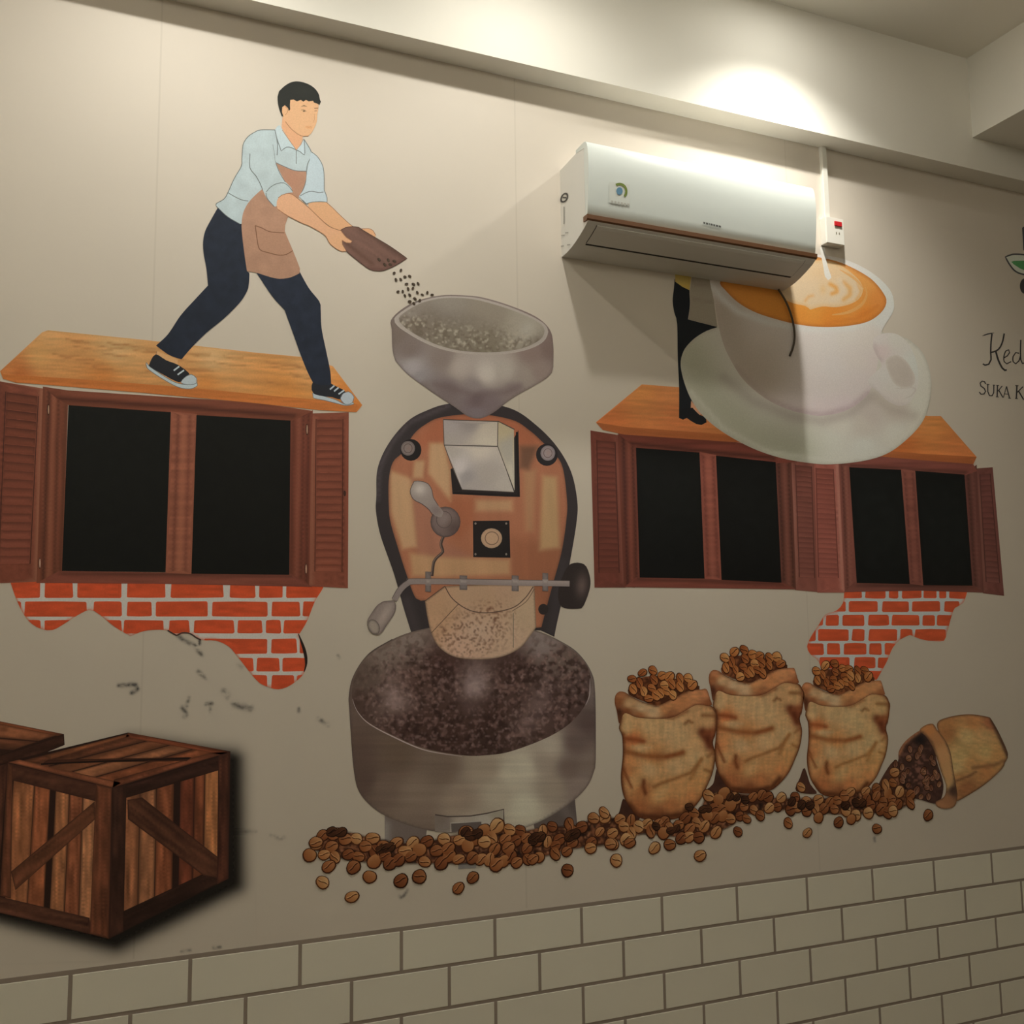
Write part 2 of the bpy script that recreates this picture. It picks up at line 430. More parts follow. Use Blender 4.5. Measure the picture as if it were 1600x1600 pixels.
def F(pts, col, res=0, sm=False, step=5.0, soft=None):
    return ('F', pts, col, res, sm, step, soft)
def R(pts, w, col, sm=True, closed=False, taper=False):
    return ('R', pts, w, col, sm, closed, taper)

def tri_fill(poly, res):
    n = len(poly); V = [Vector(p) for p in poly]
    if res:
        P = np.array(poly); x0, y0 = P.min(0); x1, y1 = P.max(0)
        xs = np.arange(x0+res/2, x1, res); ys = np.arange(y0+res/2, y1, res*.87)
        gx, gy = np.meshgrid(xs, ys); gx = gx+(np.arange(len(ys)) % 2)[:, None]*res*.5
        Q = np.stack([gx.ravel(), gy.ravel()], 1)
        Q = Q[inside(P, Q)]
        if len(Q): Q = Q[seg_dist(poly, Q, True) > res*.45]
        V += [Vector(q) for q in Q]
    r = delaunay_2d_cdt(V, [(k, (k+1) % n) for k in range(n)], [], 1, 1e-4)
    return np.array([tuple(v) for v in r[0]]), [tuple(t) for t in r[2]]

def shape_geo(sh):
    if sh[0] == 'F':
        _, pts, col, res, sm, step, soft = sh
        poly = smooth_pts(pts, True, step) if sm else [tuple(p[:2]) for p in pts]
        Q, T = tri_fill(poly, res)
        ref = tuple(np.mean(np.array(poly), 0))
        C = colour(col, Q, ref, poly)
        A = np.ones(len(Q))
        if soft:
            d = seg_dist(poly, Q, True); t = np.clip(d/soft, 0, 1); A = t*t*(3-2*t)
        return Q, T, C, A
    _, pts, w_, col, sm, closed, taper = sh
    P = np.array(smooth_pts(pts, closed, 4.0) if sm else [p[:2] for p in pts], float)
    n = len(P)
    if closed: tn = np.roll(P, -1, 0)-np.roll(P, 1, 0)
    else:
        tn = np.zeros_like(P); tn[1:-1] = P[2:]-P[:-2]; tn[0] = P[1]-P[0]; tn[-1] = P[-1]-P[-2]
    tn /= np.maximum(np.hypot(tn[:, 0], tn[:, 1]), 1e-9)[:, None]
    nn = np.stack([-tn[:, 1], tn[:, 0]], 1)
    ww = np.full(n, w_/2.0)
    if taper: ww = ww*(.25+.75*np.sin(np.linspace(0, PI, n)))
    Q = np.concatenate([P+nn*ww[:, None], P-nn*ww[:, None]])
    T = []
    for k in range(n if closed else n-1):
        j = (k+1) % n; T += [(k, j, n+j), (k, n+j, n+k)]
    C = colour(col, Q, tuple(P.mean(0)))
    return Q, T, C, np.ones(len(Q))

def art(name, parent, shapes, layer, label=None, mat_=None, kind=None):
    """one flat printed piece: shapes stacked in order on the wall from `layer` up"""
    V = []; T = []; C = []; k0 = 0
    for i, sh in enumerate(shapes):
        Q, t, c, a = shape_geo(sh)
        off = .0002+(layer+i*.12)*LAY
        X, Z = wall_xz(Q[:, 0], Q[:, 1], off)
        V.append(np.stack([X, np.full(len(X), -off), Z], 1))
        Tn = []
        for q in t:
            a0, b0, c0 = (V[-1][q[m]] for m in range(3))
            # face the room
            s = (b0[0]-a0[0])*(c0[2]-a0[2])-(b0[2]-a0[2])*(c0[0]-a0[0])
            Tn.append(tuple(k0+m for m in (q if s > 0 else q[::-1])))
        T += Tn; k0 += len(Q)
        C.append(np.concatenate([s2l(c), a[:, None]], 1))
    V = np.concatenate(V); C = np.concatenate(C)
    p = wpos(parent) if parent is not None else Vector((0, 0, 0))
    me = bpy.data.meshes.new(name)
    o = bpy.data.objects.new(name, me)
    if parent is None:
        p = Vector(((V[:, 0].min()+V[:, 0].max())/2, 0, V[:, 2].min())); o.location = p
    me.from_pydata((V-np.array(p)).tolist(), [], T)
    at_ = me.color_attributes.new('ink', 'FLOAT_COLOR', 'POINT')
    at_.data.foreach_set('color', C.astype(np.float32).ravel())
    me.materials.append(mat_ or INK); me.update()
    link(o, parent)
    if label: o['label'] = label
    if kind: o['kind'] = kind
    return o
def mural(name, label, cat, px, py, group=None):
    x, z = wall_xz(px, py)
    return thing(name, label, cat, (float(x), 0, float(z)), group)
def at8(ox, oy, s, pts):
    return [(ox+p[0]/s, oy+p[1]/s)+tuple(p[2:]) for p in pts]
def lerp(a, b, t): return (a[0]+(b[0]-a[0])*t, a[1]+(b[1]-a[1])*t)
def quad(q, u0, v0, u1, v1):
    """sub-quad of a four-cornered panel q = (top left, top right, bottom right, bottom left)"""
    def pt(u, v): return lerp(lerp(q[0], q[1], u), lerp(q[3], q[2], u), v)
    return [pt(u0, v0), pt(u1, v0), pt(u1, v1), pt(u0, v1)]
def clip_convex(sub, clip):
    """polygon sub (any) cut by the convex polygon clip"""
    A = sum(clip[i-1][0]*clip[i][1]-clip[i][0]*clip[i-1][1] for i in range(len(clip)))
    if A < 0: clip = clip[::-1]
    out = [tuple(p[:2]) for p in sub]
    for i in range(len(clip)):
        a, b = clip[i-1], clip[i]; inp = out; out = []
        if not inp: return []
        def side(p): return (b[0]-a[0])*(p[1]-a[1])-(b[1]-a[1])*(p[0]-a[0])
        for j in range(len(inp)):
            p, q = inp[j-1], inp[j]; sp, sq = side(p), side(q)
            if (sp >= 0) != (sq >= 0):
                t = sp/(sp-sq); out.append(lerp(p, q, t))
            if sq >= 0: out.append(q)
    res = []
    for p in out:
        if not res or math.hypot(p[0]-res[-1][0], p[1]-res[-1][1]) > .3: res.append(p)
    while len(res) > 2 and math.hypot(res[0][0]-res[-1][0], res[0][1]-res[-1][1]) < .3: res.pop()
    return res
def area(p): return abs(sum(p[i-1][0]*p[i][1]-p[i][0]*p[i-1][1] for i in range(len(p))))/2

# ------------------------------------------------------------------ printed subway tiles and paper details (part of the wall)
TILE_W, TILE_H, TZ = .0985*D, .0397*D, CZ-.2765*D
me = bpy.data.meshes.new('grout')
mg = mat('grout_print', (154, 140, 128), .7)
gx0, gx1 = -.30*D, 2.1*D
box('grout', (gx0, gx1, -.0004, 0, .02, TZ+.0014*D), mg, wall)
mt = mat('tile_print', (234, 229, 213), .5, noise=.03, nscale=6)
gap = .0034*D
hw, hh = (TILE_W-gap)/2, (TILE_H-gap)/2
bv = .0006
tv = [(-hw, 0, -hh), (hw, 0, -hh), (hw, 0, hh), (-hw, 0, hh), (-hw+bv, -.0006, -hh+bv), (hw-bv, -.0006, -hh+bv), (hw-bv, -.0006, hh-bv), (-hw+bv, -.0006, hh-bv)]
tm = bpy.data.meshes.new('tile'); tm.from_pydata(tv, [], [(4, 5, 6, 7), (0, 1, 5, 4), (1, 2, 6, 5), (2, 3, 7, 6), (3, 0, 4, 7)]); tm.materials.append(mt)
for r in range(14):
    zc = TZ-gap/2-TILE_H*(r+.5)+.0006*D
    if zc-hh < .03: break
    for k in range(-3, 21):
        xc = (.026+.0985*(k+.5)-(.0985*.5 if r % 2 else 0))*D
        if xc-hw < gx0 or xc+hw > gx1: continue
        if r > 6 and not (0 <= k <= 12): continue
        o = bpy.data.objects.new('tile', tm); o.location = (xc, -.0004, zc); link(o, wall)
seam_m = mat('wallpaper_seam', (213, 203, 190), .6)
for xs in (.0765, .4555, .8345):
    box('wallpaper_seam', (xs*D-.0022, xs*D+.0022, -.0001, 0, TZ+.01, BEAM_Z), seam_m, wall)
def smudge(pts, w_, a, c=(70, 66, 58)):
    P = smooth_pts(pts, False, 4)
    P = np.array(P); lo = P.min(0)-w_*1.8; hi = P.max(0)+w_*1.8
    Q, T = tri_fill([(lo[0], lo[1]), (hi[0], lo[1]), (hi[0], hi[1]), (lo[0], hi[1])], 2.2)
    d = seg_dist(P, Q)
    A = a*np.exp(-(d/(w_*.75))**2)*np.clip(fbm(Q[:, 0]/6, Q[:, 1]/4, 3)*2.2-.35, 0, 1.2)
    return Q, T, np.tile(ink(c, *P.mean(0)), (len(Q), 1)), np.clip(A, 0, 1)
_sm = [([(185, 1071), (212, 1070), (215, 1076), (206, 1083)], 4, .75), ([(277, 992), (290, 1002), (304, 1008), (309, 1016), (316, 1023)], 4, .6), ([(312, 1001), (312, 1006)], 2.5, .9),
       ([(309, 1049), (322, 1059)], 4, .5), ([(295, 1090), (292, 1103)], 3.5, .5), ([(284, 1105), (292, 1116), (288, 1120)], 4, .55), ([(322, 1100), (331, 1099)], 3.5, .8), ([(328, 1106), (329, 1112)], 3, .4),
       ([(366, 1100), (378, 1104), (392, 1107)], 6, .6), ([(350, 1080), (356, 1088)], 6, .4), ([(372, 1040), (378, 1043)], 4, .3), ([(467, 1107), (467, 1112)], 3, .5), ([(498, 1123), (512, 1133)], 4, .55),
       ([(528, 1024), (530, 1028)], 3, .35), ([(424, 1305), (436, 1310), (444, 1309)], 4, .4), ([(624, 1400), (628, 1403), (637, 1390)], 3, .5), ([(1366, 1309), (1367, 1314)], 2.5, .5),
       ([(284, 1486), (297, 1485)], 3, .5), ([(334, 1481), (344, 1480)], 3, .5), ([(365, 1300), (400, 1299)], 3, .25)]
_q = []
for s in _sm: _q.append(smudge(*s))
def raw_art(name, parent, geos, layer, label=None):
    V = []; T = []; C = []; k0 = 0; off = .0002+layer*LAY
    for Q, t, c, a in geos:
        X, Z = wall_xz(Q[:, 0], Q[:, 1], off); V.append(np.stack([X, np.full(len(X), -off), Z], 1))
        T += [tuple(k0+m for m in q) for q in t]; k0 += len(Q); C.append(np.concatenate([s2l(c), a[:, None]], 1))
    V = np.concatenate(V)-np.array(wpos(parent) if parent else (0, 0, 0)); C = np.concatenate(C)
    me = bpy.data.meshes.new(name); me.from_pydata(V.tolist(), [], T)
    at_ = me.color_attributes.new('ink', 'FLOAT_COLOR', 'POINT'); at_.data.foreach_set('color', C.astype(np.float32).ravel())
    me.materials.append(SOFT); o = link(bpy.data.objects.new(name, me), parent)
    if label: o['label'] = label
    return o
raw_art('printed_cracks', wall, _q, 0, 'grey printed scuffs and cracks on the paper')
# ------------------------------------------------------------------ exposed red brick patches (printed under the windows)
rnd = random.Random(5)
def brick_patch(label, outline, rows, layer, px, py, extra=None, seed=1):
    t = mural('brick_patch', label, 'bricks', px, py)
    reg = smooth_pts(outline, True, 6)
    art('mortar', t, [F(reg, [(214, 206, 184), ('edge', 2.2, (150, 78, 50), .75)], 5)], layer)
    for y0, y1, xs in rows:
        for x0, x1 in xs:
            j = lambda: rnd.uniform(-1.0, 1.0)
            xm = (x0+x1)/2
            q = [(x0+.8+j()*.6, y0+1.5+j()*.5), (x0+2.5, y0+j()*.5), (xm, y0+j()*.7), (x1-2.5, y0+j()*.6), (x1-.6+j()*.6, y0+1.8), (x1+j()*.6, y1-1.8), (x1-2, y1+j()*.6), (xm, y1+j()*.8), (x0+2, y1+j()*.5), (x0+j()*.6, y1-1.5)]
            hull = convex(q)
            p = clip_convex(reg, hull)
            if len(p) < 3 or area(p) < 12: continue
            v = rnd.uniform(.93, 1.06)
            art('brick', t, [F(p, [(164*v, 64*v, 32*v), ('grain', 0, 22, 4, .12, rnd.random()*50)], 5)], layer+1)
    if extra: extra(t)
    return t
def convex(pts):
    pts = sorted(pts)
    def half(ps):
        h = []
        for p in ps:
            while len(h) > 1 and (h[-1][0]-h[-2][0])*(p[1]-h[-2][1])-(h[-1][1]-h[-2][1])*(p[0]-h[-2][0]) <= 0: h.pop()
            h.append(p)
        return h[:-1]
    return half(pts)+half(pts[::-1])
OUT_L = [(15, 905, 1), (17, 912), (25, 935), (37, 960), (50, 975), (65, 983), (82, 984.5), (100, 975), (120, 962), (140, 953), (155, 960), (180, 980), (204, 994, 1), (225, 986), (250, 984), (265, 986), (275, 992), (295, 990),
         (315, 1000), (337, 1001), (357, 1010), (372, 1027), (400, 1062), (415, 1072), (435, 1077), (455, 1070), (475, 1052), (479, 1032), (475, 1012), (467, 992, 1), (480, 970), (492, 940), (505, 918), (507, 905, 1)]
ROW_L = [(905, 934, [(10, 63), (70, 114), (121, 190), (198, 259), (267, 349), (359, 399), (405, 442), (447, 512)]),
         (940, 963, [(20, 33), (38, 136), (146, 190), (198, 237), (243, 325), (331, 418), (424, 469), (473, 500)]),
         (969, 989.5, [(40, 64), (69, 116), (140, 190), (193, 256), (264, 296), (303, 366), (371, 410), (415, 439), (443, 490)]),
         (998, 1021, [(200, 312), (318, 418), (424, 464), (468, 482)]), (1028, 1049, [(340, 396), (401, 437), (441, 482)]), (1055, 1080, [(380, 418), (424, 460), (463, 482)])]
def crescent(t):
    art('torn_edge', t, [R([(466, 990), (470, 1000), (475, 1014), (478, 1028), (478, 1040), (475, 1050)], 5, (28, 20, 16), taper=True)], 3, 'black torn paper edge')
    art('torn_curl', t, [R([(262, 985), (270, 990), (276, 993), (284, 989), (297, 990), (306, 996), (314, 1000)], 2.4, (52, 40, 32))], 3, 'dark torn curl of the plaster edge')
brick_patch('large red brick patch with a ragged edge below the left shuttered window', OUT_L, ROW_L, 1, 260, 1000, crescent)
OUT_R = [(1319, 915, 1), (1319, 925), (1317, 942), (1307, 954), (1290, 960), (1280, 975), (1267, 995), (1261, 1010), (1266, 1022), (1280, 1035), (1285, 1062, 1), (1370, 1062, 1), (1385, 1035), (1395, 1012), (1407, 999), (1422, 992, 1), (1440, 999), (1460, 1002), (1475, 1001), (1480, 987),
         (1487, 962), (1492, 950), (1505, 942), (1511, 925), (1512, 915, 1)]
ROW_R = [(915, 935, [(1315, 1347), (1352, 1384), (1389, 1404), (1409, 1440), (1443, 1464), (1467, 1479), (1483, 1515)]),
         (939.5, 956, [(1300, 1322), (1326, 1372), (1378, 1420), (1425, 1469), (1475, 1500)]), (961, 977.5, [(1268, 1286), (1290, 1311), (1316, 1351), (1356, 1389), (1393, 1437), (1441, 1461), (1464, 1490)]),
         (983, 1001.5, [(1258, 1275), (1278, 1326), (1331, 1351), (1357, 1402), (1406, 1426), (1429, 1478)]), (1005, 1023, [(1258, 1287), (1292, 1313), (1318, 1354), (1358, 1378), (1382, 1400)]),
         (1027, 1044, [(1280, 1328), (1334, 1368), (1371, 1392)]), (1048, 1062, [(1290, 1336), (1340, 1380)])]
brick_patch('smaller red brick patch below the far right window behind a coffee sack', OUT_R, ROW_R, 1, 1385, 1000)

# ------------------------------------------------------------------ shuttered windows (printed)
WOOD = (122, 72, 52); WOOD_D = (74, 42, 32); WOOD_L = (146, 98, 76)
def shutter(t, panel, slats, inner, cols, layer, n, lines=(), label=None):
    """panel: outline quad; inner: louvre area quad"""
    base, light, dark = cols
    ops = [('grain', 1.5, 60, 3, .16, panel[0][0])]
    for ln in lines: ops.append(('line',)+ln)
    s = art('shutter', t, [F(panel, [base]+ops, 6), R(inner, 1.4, dark, sm=False, closed=True)], layer, label)
    for k in range(n):
        a = quad(inner, .03, (k+.06)/n, .97, (k+.97)/n)
        art('slat', s, [F(a, [base, ('line', [a[0], a[1]], (a[3][1]-a[0][1])*.35, dark, .55), ('line', [lerp(a[0], a[3], .62), lerp(a[1], a[2], .62)], (a[3][1]-a[0][1])*.3, light, .22), ('grain', 0, 30, 2, .10, k)], 5)], layer+1)
    return s
def frame_part(name, t, pts, base, ops, layer, label=None):
    return art(name, t, [F(pts, [base, ('grain', 1.55 if name == 'jamb' else 0, 70, 3, .18, pts[0][0])]+ops, 4)], layer, label)
def pane(t, q, layer, c=(17, 18, 14)):
    g_ = INKGAIN[0]; INKGAIN[0] = .42; o = art('pane', t, [F(q, [c, ('blob', q[0][0]+60, q[0][1]+80, 120, 120, (23, 24, 19), .6), ('grain', .8, 9, 9, .2, 3)], 12)], layer); INKGAIN[0] = g_; return o

INKGAIN[0] = np.array((1, .93, .78))*.88
wl = mural('mural_window', 'large brown window with two black panes, left of the coffee roaster', 'window', 280, 910)
# jambs, rails and mullion
frame_part('jamb', wl, [(67, 604), (107, 610), (97, 911), (57, 911)], (104, 60, 44), [('line', [(77, 604), (67, 912)], 3, (62, 34, 26), .8), ('line', [(85, 604), (75, 912)], 3, (128, 80, 60), .7), ('line', [(92, 604), (84, 912)], 2, (70, 40, 30), .7), ('line', [(103, 632), (94, 900)], 3, (72, 42, 30), .6)], 6)
frame_part('head_rail', wl, [(67, 604), (107, 610), (400, 629), (489, 642), (456, 658), (307, 649), (267, 645), (107, 633), (88, 622)], (116, 66, 50), [('line', [(90, 623), (270, 635), (460, 650)], 3.5, (70, 38, 30), .8), ('line', [(100, 613), (300, 627), (480, 644)], 4, (132, 80, 64), .5)], 6.6)
frame_part('sill_rail', wl, [(92, 892), (300, 895), (456, 897), (488, 917), (240, 912), (57, 911)], (104, 58, 46), [('line', [(95, 896), (455, 900)], 2.5, (66, 38, 30), .7)], 6.6)
frame_part('mullion', wl, [(267, 643), (307.5, 647), (299, 897), (258.5, 895)], (126, 76, 58), [('line', [(279, 640), (270, 900)], 2.5, (84, 48, 38), .7), ('line', [(297, 640), (289, 900)], 2.5, (90, 52, 42), .6), ('line', [(288, 640), (280, 900)], 4, (146, 92, 70), .5)], 7.2)
frame_part('jamb', wl, [(453, 656), (489, 641), (486, 700), (483, 916), (452, 898)], (112, 62, 48), [('line', [(458, 655), (455, 900)], 3, (78, 44, 34), .7), ('line', [(467, 650), (463, 910)], 3, (134, 84, 66), .6), ('line', [(474, 650), (470, 912)], 2, (76, 42, 34), .7), ('line', [(482, 645), (479, 915)], 2.5, (72, 40, 32), .7)], 6)
pane(wl, [(107, 633), (267, 644), (258.7, 894), (96.7, 892)], 7.6); pane(wl, [(307, 648.5), (454, 657), (452, 898), (299, 896.5)], 7.6)
shutter(wl, [(-30, 591), (68, 607), (58, 909), (-40, 913)], 0, [(9, 612), (60, 619), (47, 881), (-2, 882)], ((108, 60, 46), (128, 76, 58), (62, 34, 28)), 5, 20,
        [([(67, 607), (58, 909)], 6, (140, 96, 76), .75), ([(9, 612), (-2, 884)], 1.5, (62, 34, 28), .6), ([(-4, 600), (-12, 900)], 6, (70, 38, 32), .5)], 'left shutter of the left window, cut by the frame')
shutter(wl, [(486, 646), (545, 644), (543.7, 919), (482, 916)], 0, [(494, 655), (536, 655), (534.5, 894), (492, 893)], ((122, 70, 54), (140, 84, 66), (74, 40, 32)), 5, 20,
        [([(489, 648), (486, 915)], 4, (136, 92, 74), .7), ([(537, 650), (535, 915)], 1.6, (78, 44, 36), .7)])
art('knob', wl, [F(ell(538.5, 771, 2.2, 4.5), (62, 40, 32))], 8)
for hx, hy in ((75.5, 640), (62, 880), (479.5, 671), (478, 889)):
    art('hinge', wl, [F(ell(hx, hy, 2.2, 9), (66, 40, 32)), F(ell(hx+.4, hy, 1.0, 7), (168, 140, 118))], 8)

INKGAIN[0] = np.array((1, .93, .78))*.74
wa = mural('mural_window', 'brown double window of the right pair, half under the saucer', 'window', 1105, 912)
D1 = ((92, 50, 40), (112, 64, 50), (60, 32, 27))
frame_part('jamb', wa, [(965, 678), (994, 690), (1000, 904), (992, 918), (975, 917)], (88, 48, 38), [('line', [(974, 680), (981, 917)], 2.5, (52, 28, 24), .8), ('line', [(982, 684), (988, 915)], 2.5, (108, 62, 48), .7), ('line', [(988, 690), (995, 905)], 2.0, (54, 30, 24), .7)], 6)
frame_part('head_rail', wa, [(965, 677), (1150, 691), (1240, 705), (1246, 722), (1212, 724), (1118, 713), (1093, 708), (994, 700), (982, 692)], (92, 48, 38), [('line', [(985, 693), (1210, 716)], 3, (52, 28, 22), .8)], 6.6)
frame_part('sill_rail', wa, [(994, 902), (1101, 904), (1220, 909), (1243, 921), (1100, 919), (975, 917.5)], (92, 50, 40), [('line', [(998, 905), (1222, 912)], 2, (58, 32, 26), .7)], 6.6)
frame_part('mullion', wa, [(1093, 706), (1119, 711), (1127.5, 906), (1101, 904)], (104, 58, 46), [('line', [(1098, 705), (1107, 905)], 2, (66, 36, 30), .6), ('line', [(1114, 708), (1122, 905)], 2, (66, 36, 30), .6), ('line', [(1106, 705), (1114, 905)], 3, (118, 70, 56), .5)], 7.2)
frame_part('jamb', wa, [(1211, 716), (1236, 708), (1244, 922), (1220, 911)], (76, 44, 35), [('line', [(1216, 716), (1225, 912)], 2, (46, 26, 22), .8), ('line', [(1224, 712), (1233, 918)], 2.5, (98, 60, 48), .7), ('line', [(1231, 710), (1240, 920)], 1.6, (48, 27, 22), .7)], 6)
pane(wa, [(993.7, 699.5), (1093, 707), (1101, 904), (999.5, 902.5)], 7.6, (10, 10, 8)); pane(wa, [(1118.7, 712), (1212, 722), (1221, 910.5), (1127.3, 906)], 7.6, (8, 8, 7))
shutter(wa, [(922.5, 672.5), (965, 679.5), (977.5, 918), (929, 918)], 0, [(932.5, 687.5), (961, 690.5), (967.5, 895), (936, 895)], D1, 5, 22, [([(963, 680), (974, 918)], 3.5, (116, 74, 60), .6), ([(972, 700), (977, 917)], 2, (60, 32, 27), .5)])
shutter(wa, [(1236, 712), (1272, 719), (1277, 925), (1243, 922)], 0, [(1243, 726), (1268, 729), (1273, 903), (1249, 902)], ((92, 54, 45), (106, 62, 52), (62, 34, 29)), 5, 22, [([(1238, 712), (1245, 922)], 2.2, (122, 86, 72), .6)])
INKGAIN[0] = np.array((1, .93, .78))*.70
wb = mural('mural_window', 'brown double window at the far right above the brick patch', 'window', 1420, 916)
frame_part('jamb', wb, [(1310, 716), (1327, 728), (1339, 912), (1335, 925), (1320, 925)], (84, 48, 39), [('line', [(1315, 720), (1325, 925)], 2, (52, 29, 24), .7), ('line', [(1320, 720), (1330, 922)], 2, (104, 64, 52), .6)], 6)
frame_part('head_rail', wb, [(1310, 708), (1520, 724), (1527, 736), (1507, 743), (1430, 737), (1408, 735), (1327, 731)], (84, 46, 37), [('line', [(1325, 727), (1510, 738)], 2.5, (50, 28, 22), .7)], 6.6)
frame_part('sill_rail', wb, [(1335, 910), (1422, 912), (1520, 914), (1537, 926), (1440, 923), (1318, 925)], (74, 42, 34), [('line', [(1339, 914), (1520, 917)], 1.8, (48, 27, 22), .7)], 6.6)
frame_part('mullion', wb, [(1408, 733), (1430, 736), (1443, 915), (1421.5, 912)], (88, 50, 40), [('line', [(1413, 733), (1426, 912)], 2, (58, 32, 27), .6), ('line', [(1426, 735), (1438, 914)], 2, (58, 32, 27), .6)], 7.2)
frame_part('jamb', wb, [(1507, 741), (1526, 726), (1537, 926), (1519, 915)], (66, 38, 31), [('line', [(1512, 738), (1524, 918)], 2, (42, 24, 20), .8), ('line', [(1519, 733), (1531, 922)], 2, (84, 52, 42), .6)], 6)
pane(wb, [(1327, 730), (1408, 734), (1421.7, 912.5), (1338.7, 911)], 7.6, (9, 9, 7)); pane(wb, [(1430, 735.5), (1507, 741.5), (1519.5, 915), (1442.5, 914.5)], 7.6, (8, 8, 6))
shutter(wb, [(1272, 719), (1311, 722), (1320.5, 926), (1277, 926)], 0, [(1275, 731), (1302, 733), (1310, 903), (1279, 902)], ((108, 60, 50), (120, 70, 58), (72, 38, 32)), 5, 22, [([(1308, 722), (1317, 925)], 3, (134, 96, 82), .7), ([(1275, 719), (1279, 926)], 2, (120, 76, 62), .5)])
shutter(wb, [(1525, 732), (1551, 730), (1569, 931), (1536, 927)], 0, [(1531, 741), (1547, 740), (1562, 911), (1541, 909)], ((72, 41, 34), (86, 50, 41), (48, 27, 23)), 5, 20, [([(1527, 733), (1538, 926)], 2.5, (90, 60, 48), .6)])

INKGAIN[0] = np.array((.98, 1.04, 1.22))
# ------------------------------------------------------------------ sloping timber canopies above the windows
def canopy(label, outline, front, top_c, bot_c, edge_c, layer, px, py, seed, streaks):
    t = mural('timber_canopy', label, 'canopy', px, py)
    P = [(x, y, c) for x, y, c in top_c+bot_c]
    art('boarding', t, [F(outline, [(200, 140, 70), ('pts', P, 2.2), ('grain', .075, 150, 3.2, .10, seed), ('grain', .07, 60, 7.0, .06, seed+3)]+[('line', s, 1.3, (160, 100, 50), .5) for s in streaks], 3.4)], layer)
    art('front_edge', t, [F(front, [edge_c, ('grain', .075, 120, 3, .10, seed+9)], 4)], layer+.6, 'darker front edge of the canopy')
    return t
rs = random.Random(8)
st = []
for k in range(34):
    u = rs.uniform(.03, .9); v = rs.uniform(.05, .75)
    a = quad([(70, 522), (500, 566), (562, 628), (10, 578)], u, v, min(1, u+rs.uniform(.05, .13)), v+.02)
    st.append([a[0], (lerp(a[0], a[1], .5)[0], lerp(a[0], a[1], .5)[1]+2), a[1]])
canopy('long orange timber canopy over the left window, a man standing on it', [(0, 580), (66, 519), (75, 516), (225, 531), (400, 551), (470, 557.5), (520, 572), (566, 633), (557, 644), (500, 641), (400, 630), (225, 614), (75, 601.5), (25, 598), (5, 592)],
       [(0, 580), (5, 585), (120, 592), (300, 606), (440, 620), (540, 628), (566, 633), (557, 644), (500, 641), (400, 630), (225, 614), (75, 601.5), (25, 598), (5, 592)],
       [(75, 522, (206, 150, 86)), (180, 545, (212, 166, 102)), (330, 560, (214, 168, 106)), (480, 575, (214, 156, 88)), (60, 555, (208, 150, 82))],
       [(30, 588, (176, 98, 44)), (160, 590, (190, 118, 54)), (320, 600, (200, 128, 60)), (450, 615, (204, 132, 60)), (545, 625, (196, 118, 48)), (10, 575, (186, 112, 54))], (186, 106, 46), 9, 280, 610, 2, st)
st2 = []
for k in range(22):
    u = rs.uniform(.03, .9); v = rs.uniform(.05, .7)
    a = quad([(1005, 602), (1470, 651), (1522, 712), (935, 660)], u, v, min(1, u+rs.uniform(.05, .12)), v+.02)
    st2.append([a[0], (lerp(a[0], a[1], .5)[0], lerp(a[0], a[1], .5)[1]+1.5), a[1]])
canopy('orange timber canopy over the right pair of windows, behind the saucer', [(931, 660), (1003, 600.5), (1060, 605), (1200, 620), (1450, 650), (1470, 650), (1526, 714), (1521, 725), (1440, 719), (1325, 709), (1150, 691), (975, 679), (942, 672)],
       [(931, 660), (975, 667), (1150, 680), (1325, 699), (1440, 709), (1526, 714), (1521, 725), (1440, 719), (1325, 709), (1150, 691), (975, 679), (942, 672)],
       [(1005, 607, (166, 104, 48)), (1050, 615, (162, 100, 50)), (1200, 640, (150, 90, 40)), (1455, 660, (146, 88, 38))],
       [(950, 662, (146, 80, 36)), (1060, 650, (158, 90, 44)), (1250, 680, (130, 74, 34)), (1400, 690, (128, 66, 26)), (1500, 710, (124, 68, 28))], (124, 66, 30), 9, 1230, 690, 12, st2)

INKGAIN[0] = 1.0
# ------------------------------------------------------------------ man pouring beans (printed figure)
man = mural('person', 'black haired man in pale blue shirt and brown apron tipping a scoop of beans', 'person', 390, 615)
INKL = (110, 118, 118); SHIRT = (192, 207, 209); APR = (176, 136, 110); NAVY = (34, 41, 54); SKIN = (226, 176, 132); SKINL = (150, 104, 72)
LEGB = [(340, 325, 1), (355, 335), (378, 346, 1), (379, 372), (383, 401), (387, 424), (389.7, 427), (388.7, 445), (386, 455), (375, 472.5), (350, 497.5), (322.5, 520), (300, 542.5), (283.7, 561.5, 1), (265, 555), (243.7, 540, 1), (262.5, 522), (282.5, 492.5), (305, 467.5), (325, 446, 1), (322.5, 420), (318, 395), (317.3, 377.5), (320.6, 361), (328.7, 345)]
LEGF = [(398, 422, 1), (422, 428), (437, 430), (454, 428), (468, 424, 1), (482.5, 450), (499, 471), (501, 482.5), (502.5, 512.5), (510, 550), (516, 580), (517.5, 601, 1), (503, 602), (489, 598, 1), (480, 580), (470, 555), (457.5, 520), (447.5, 492.5), (445, 485), (425, 462.5)]
NV = [NAVY, ('grain', 1.1, 9, 9, .16, 4)]
art('trouser_leg', man, [F(LEGF, NV, 6, True)], 14); art('trouser_leg', man, [F(LEGB, NV, 6, True)], 15)
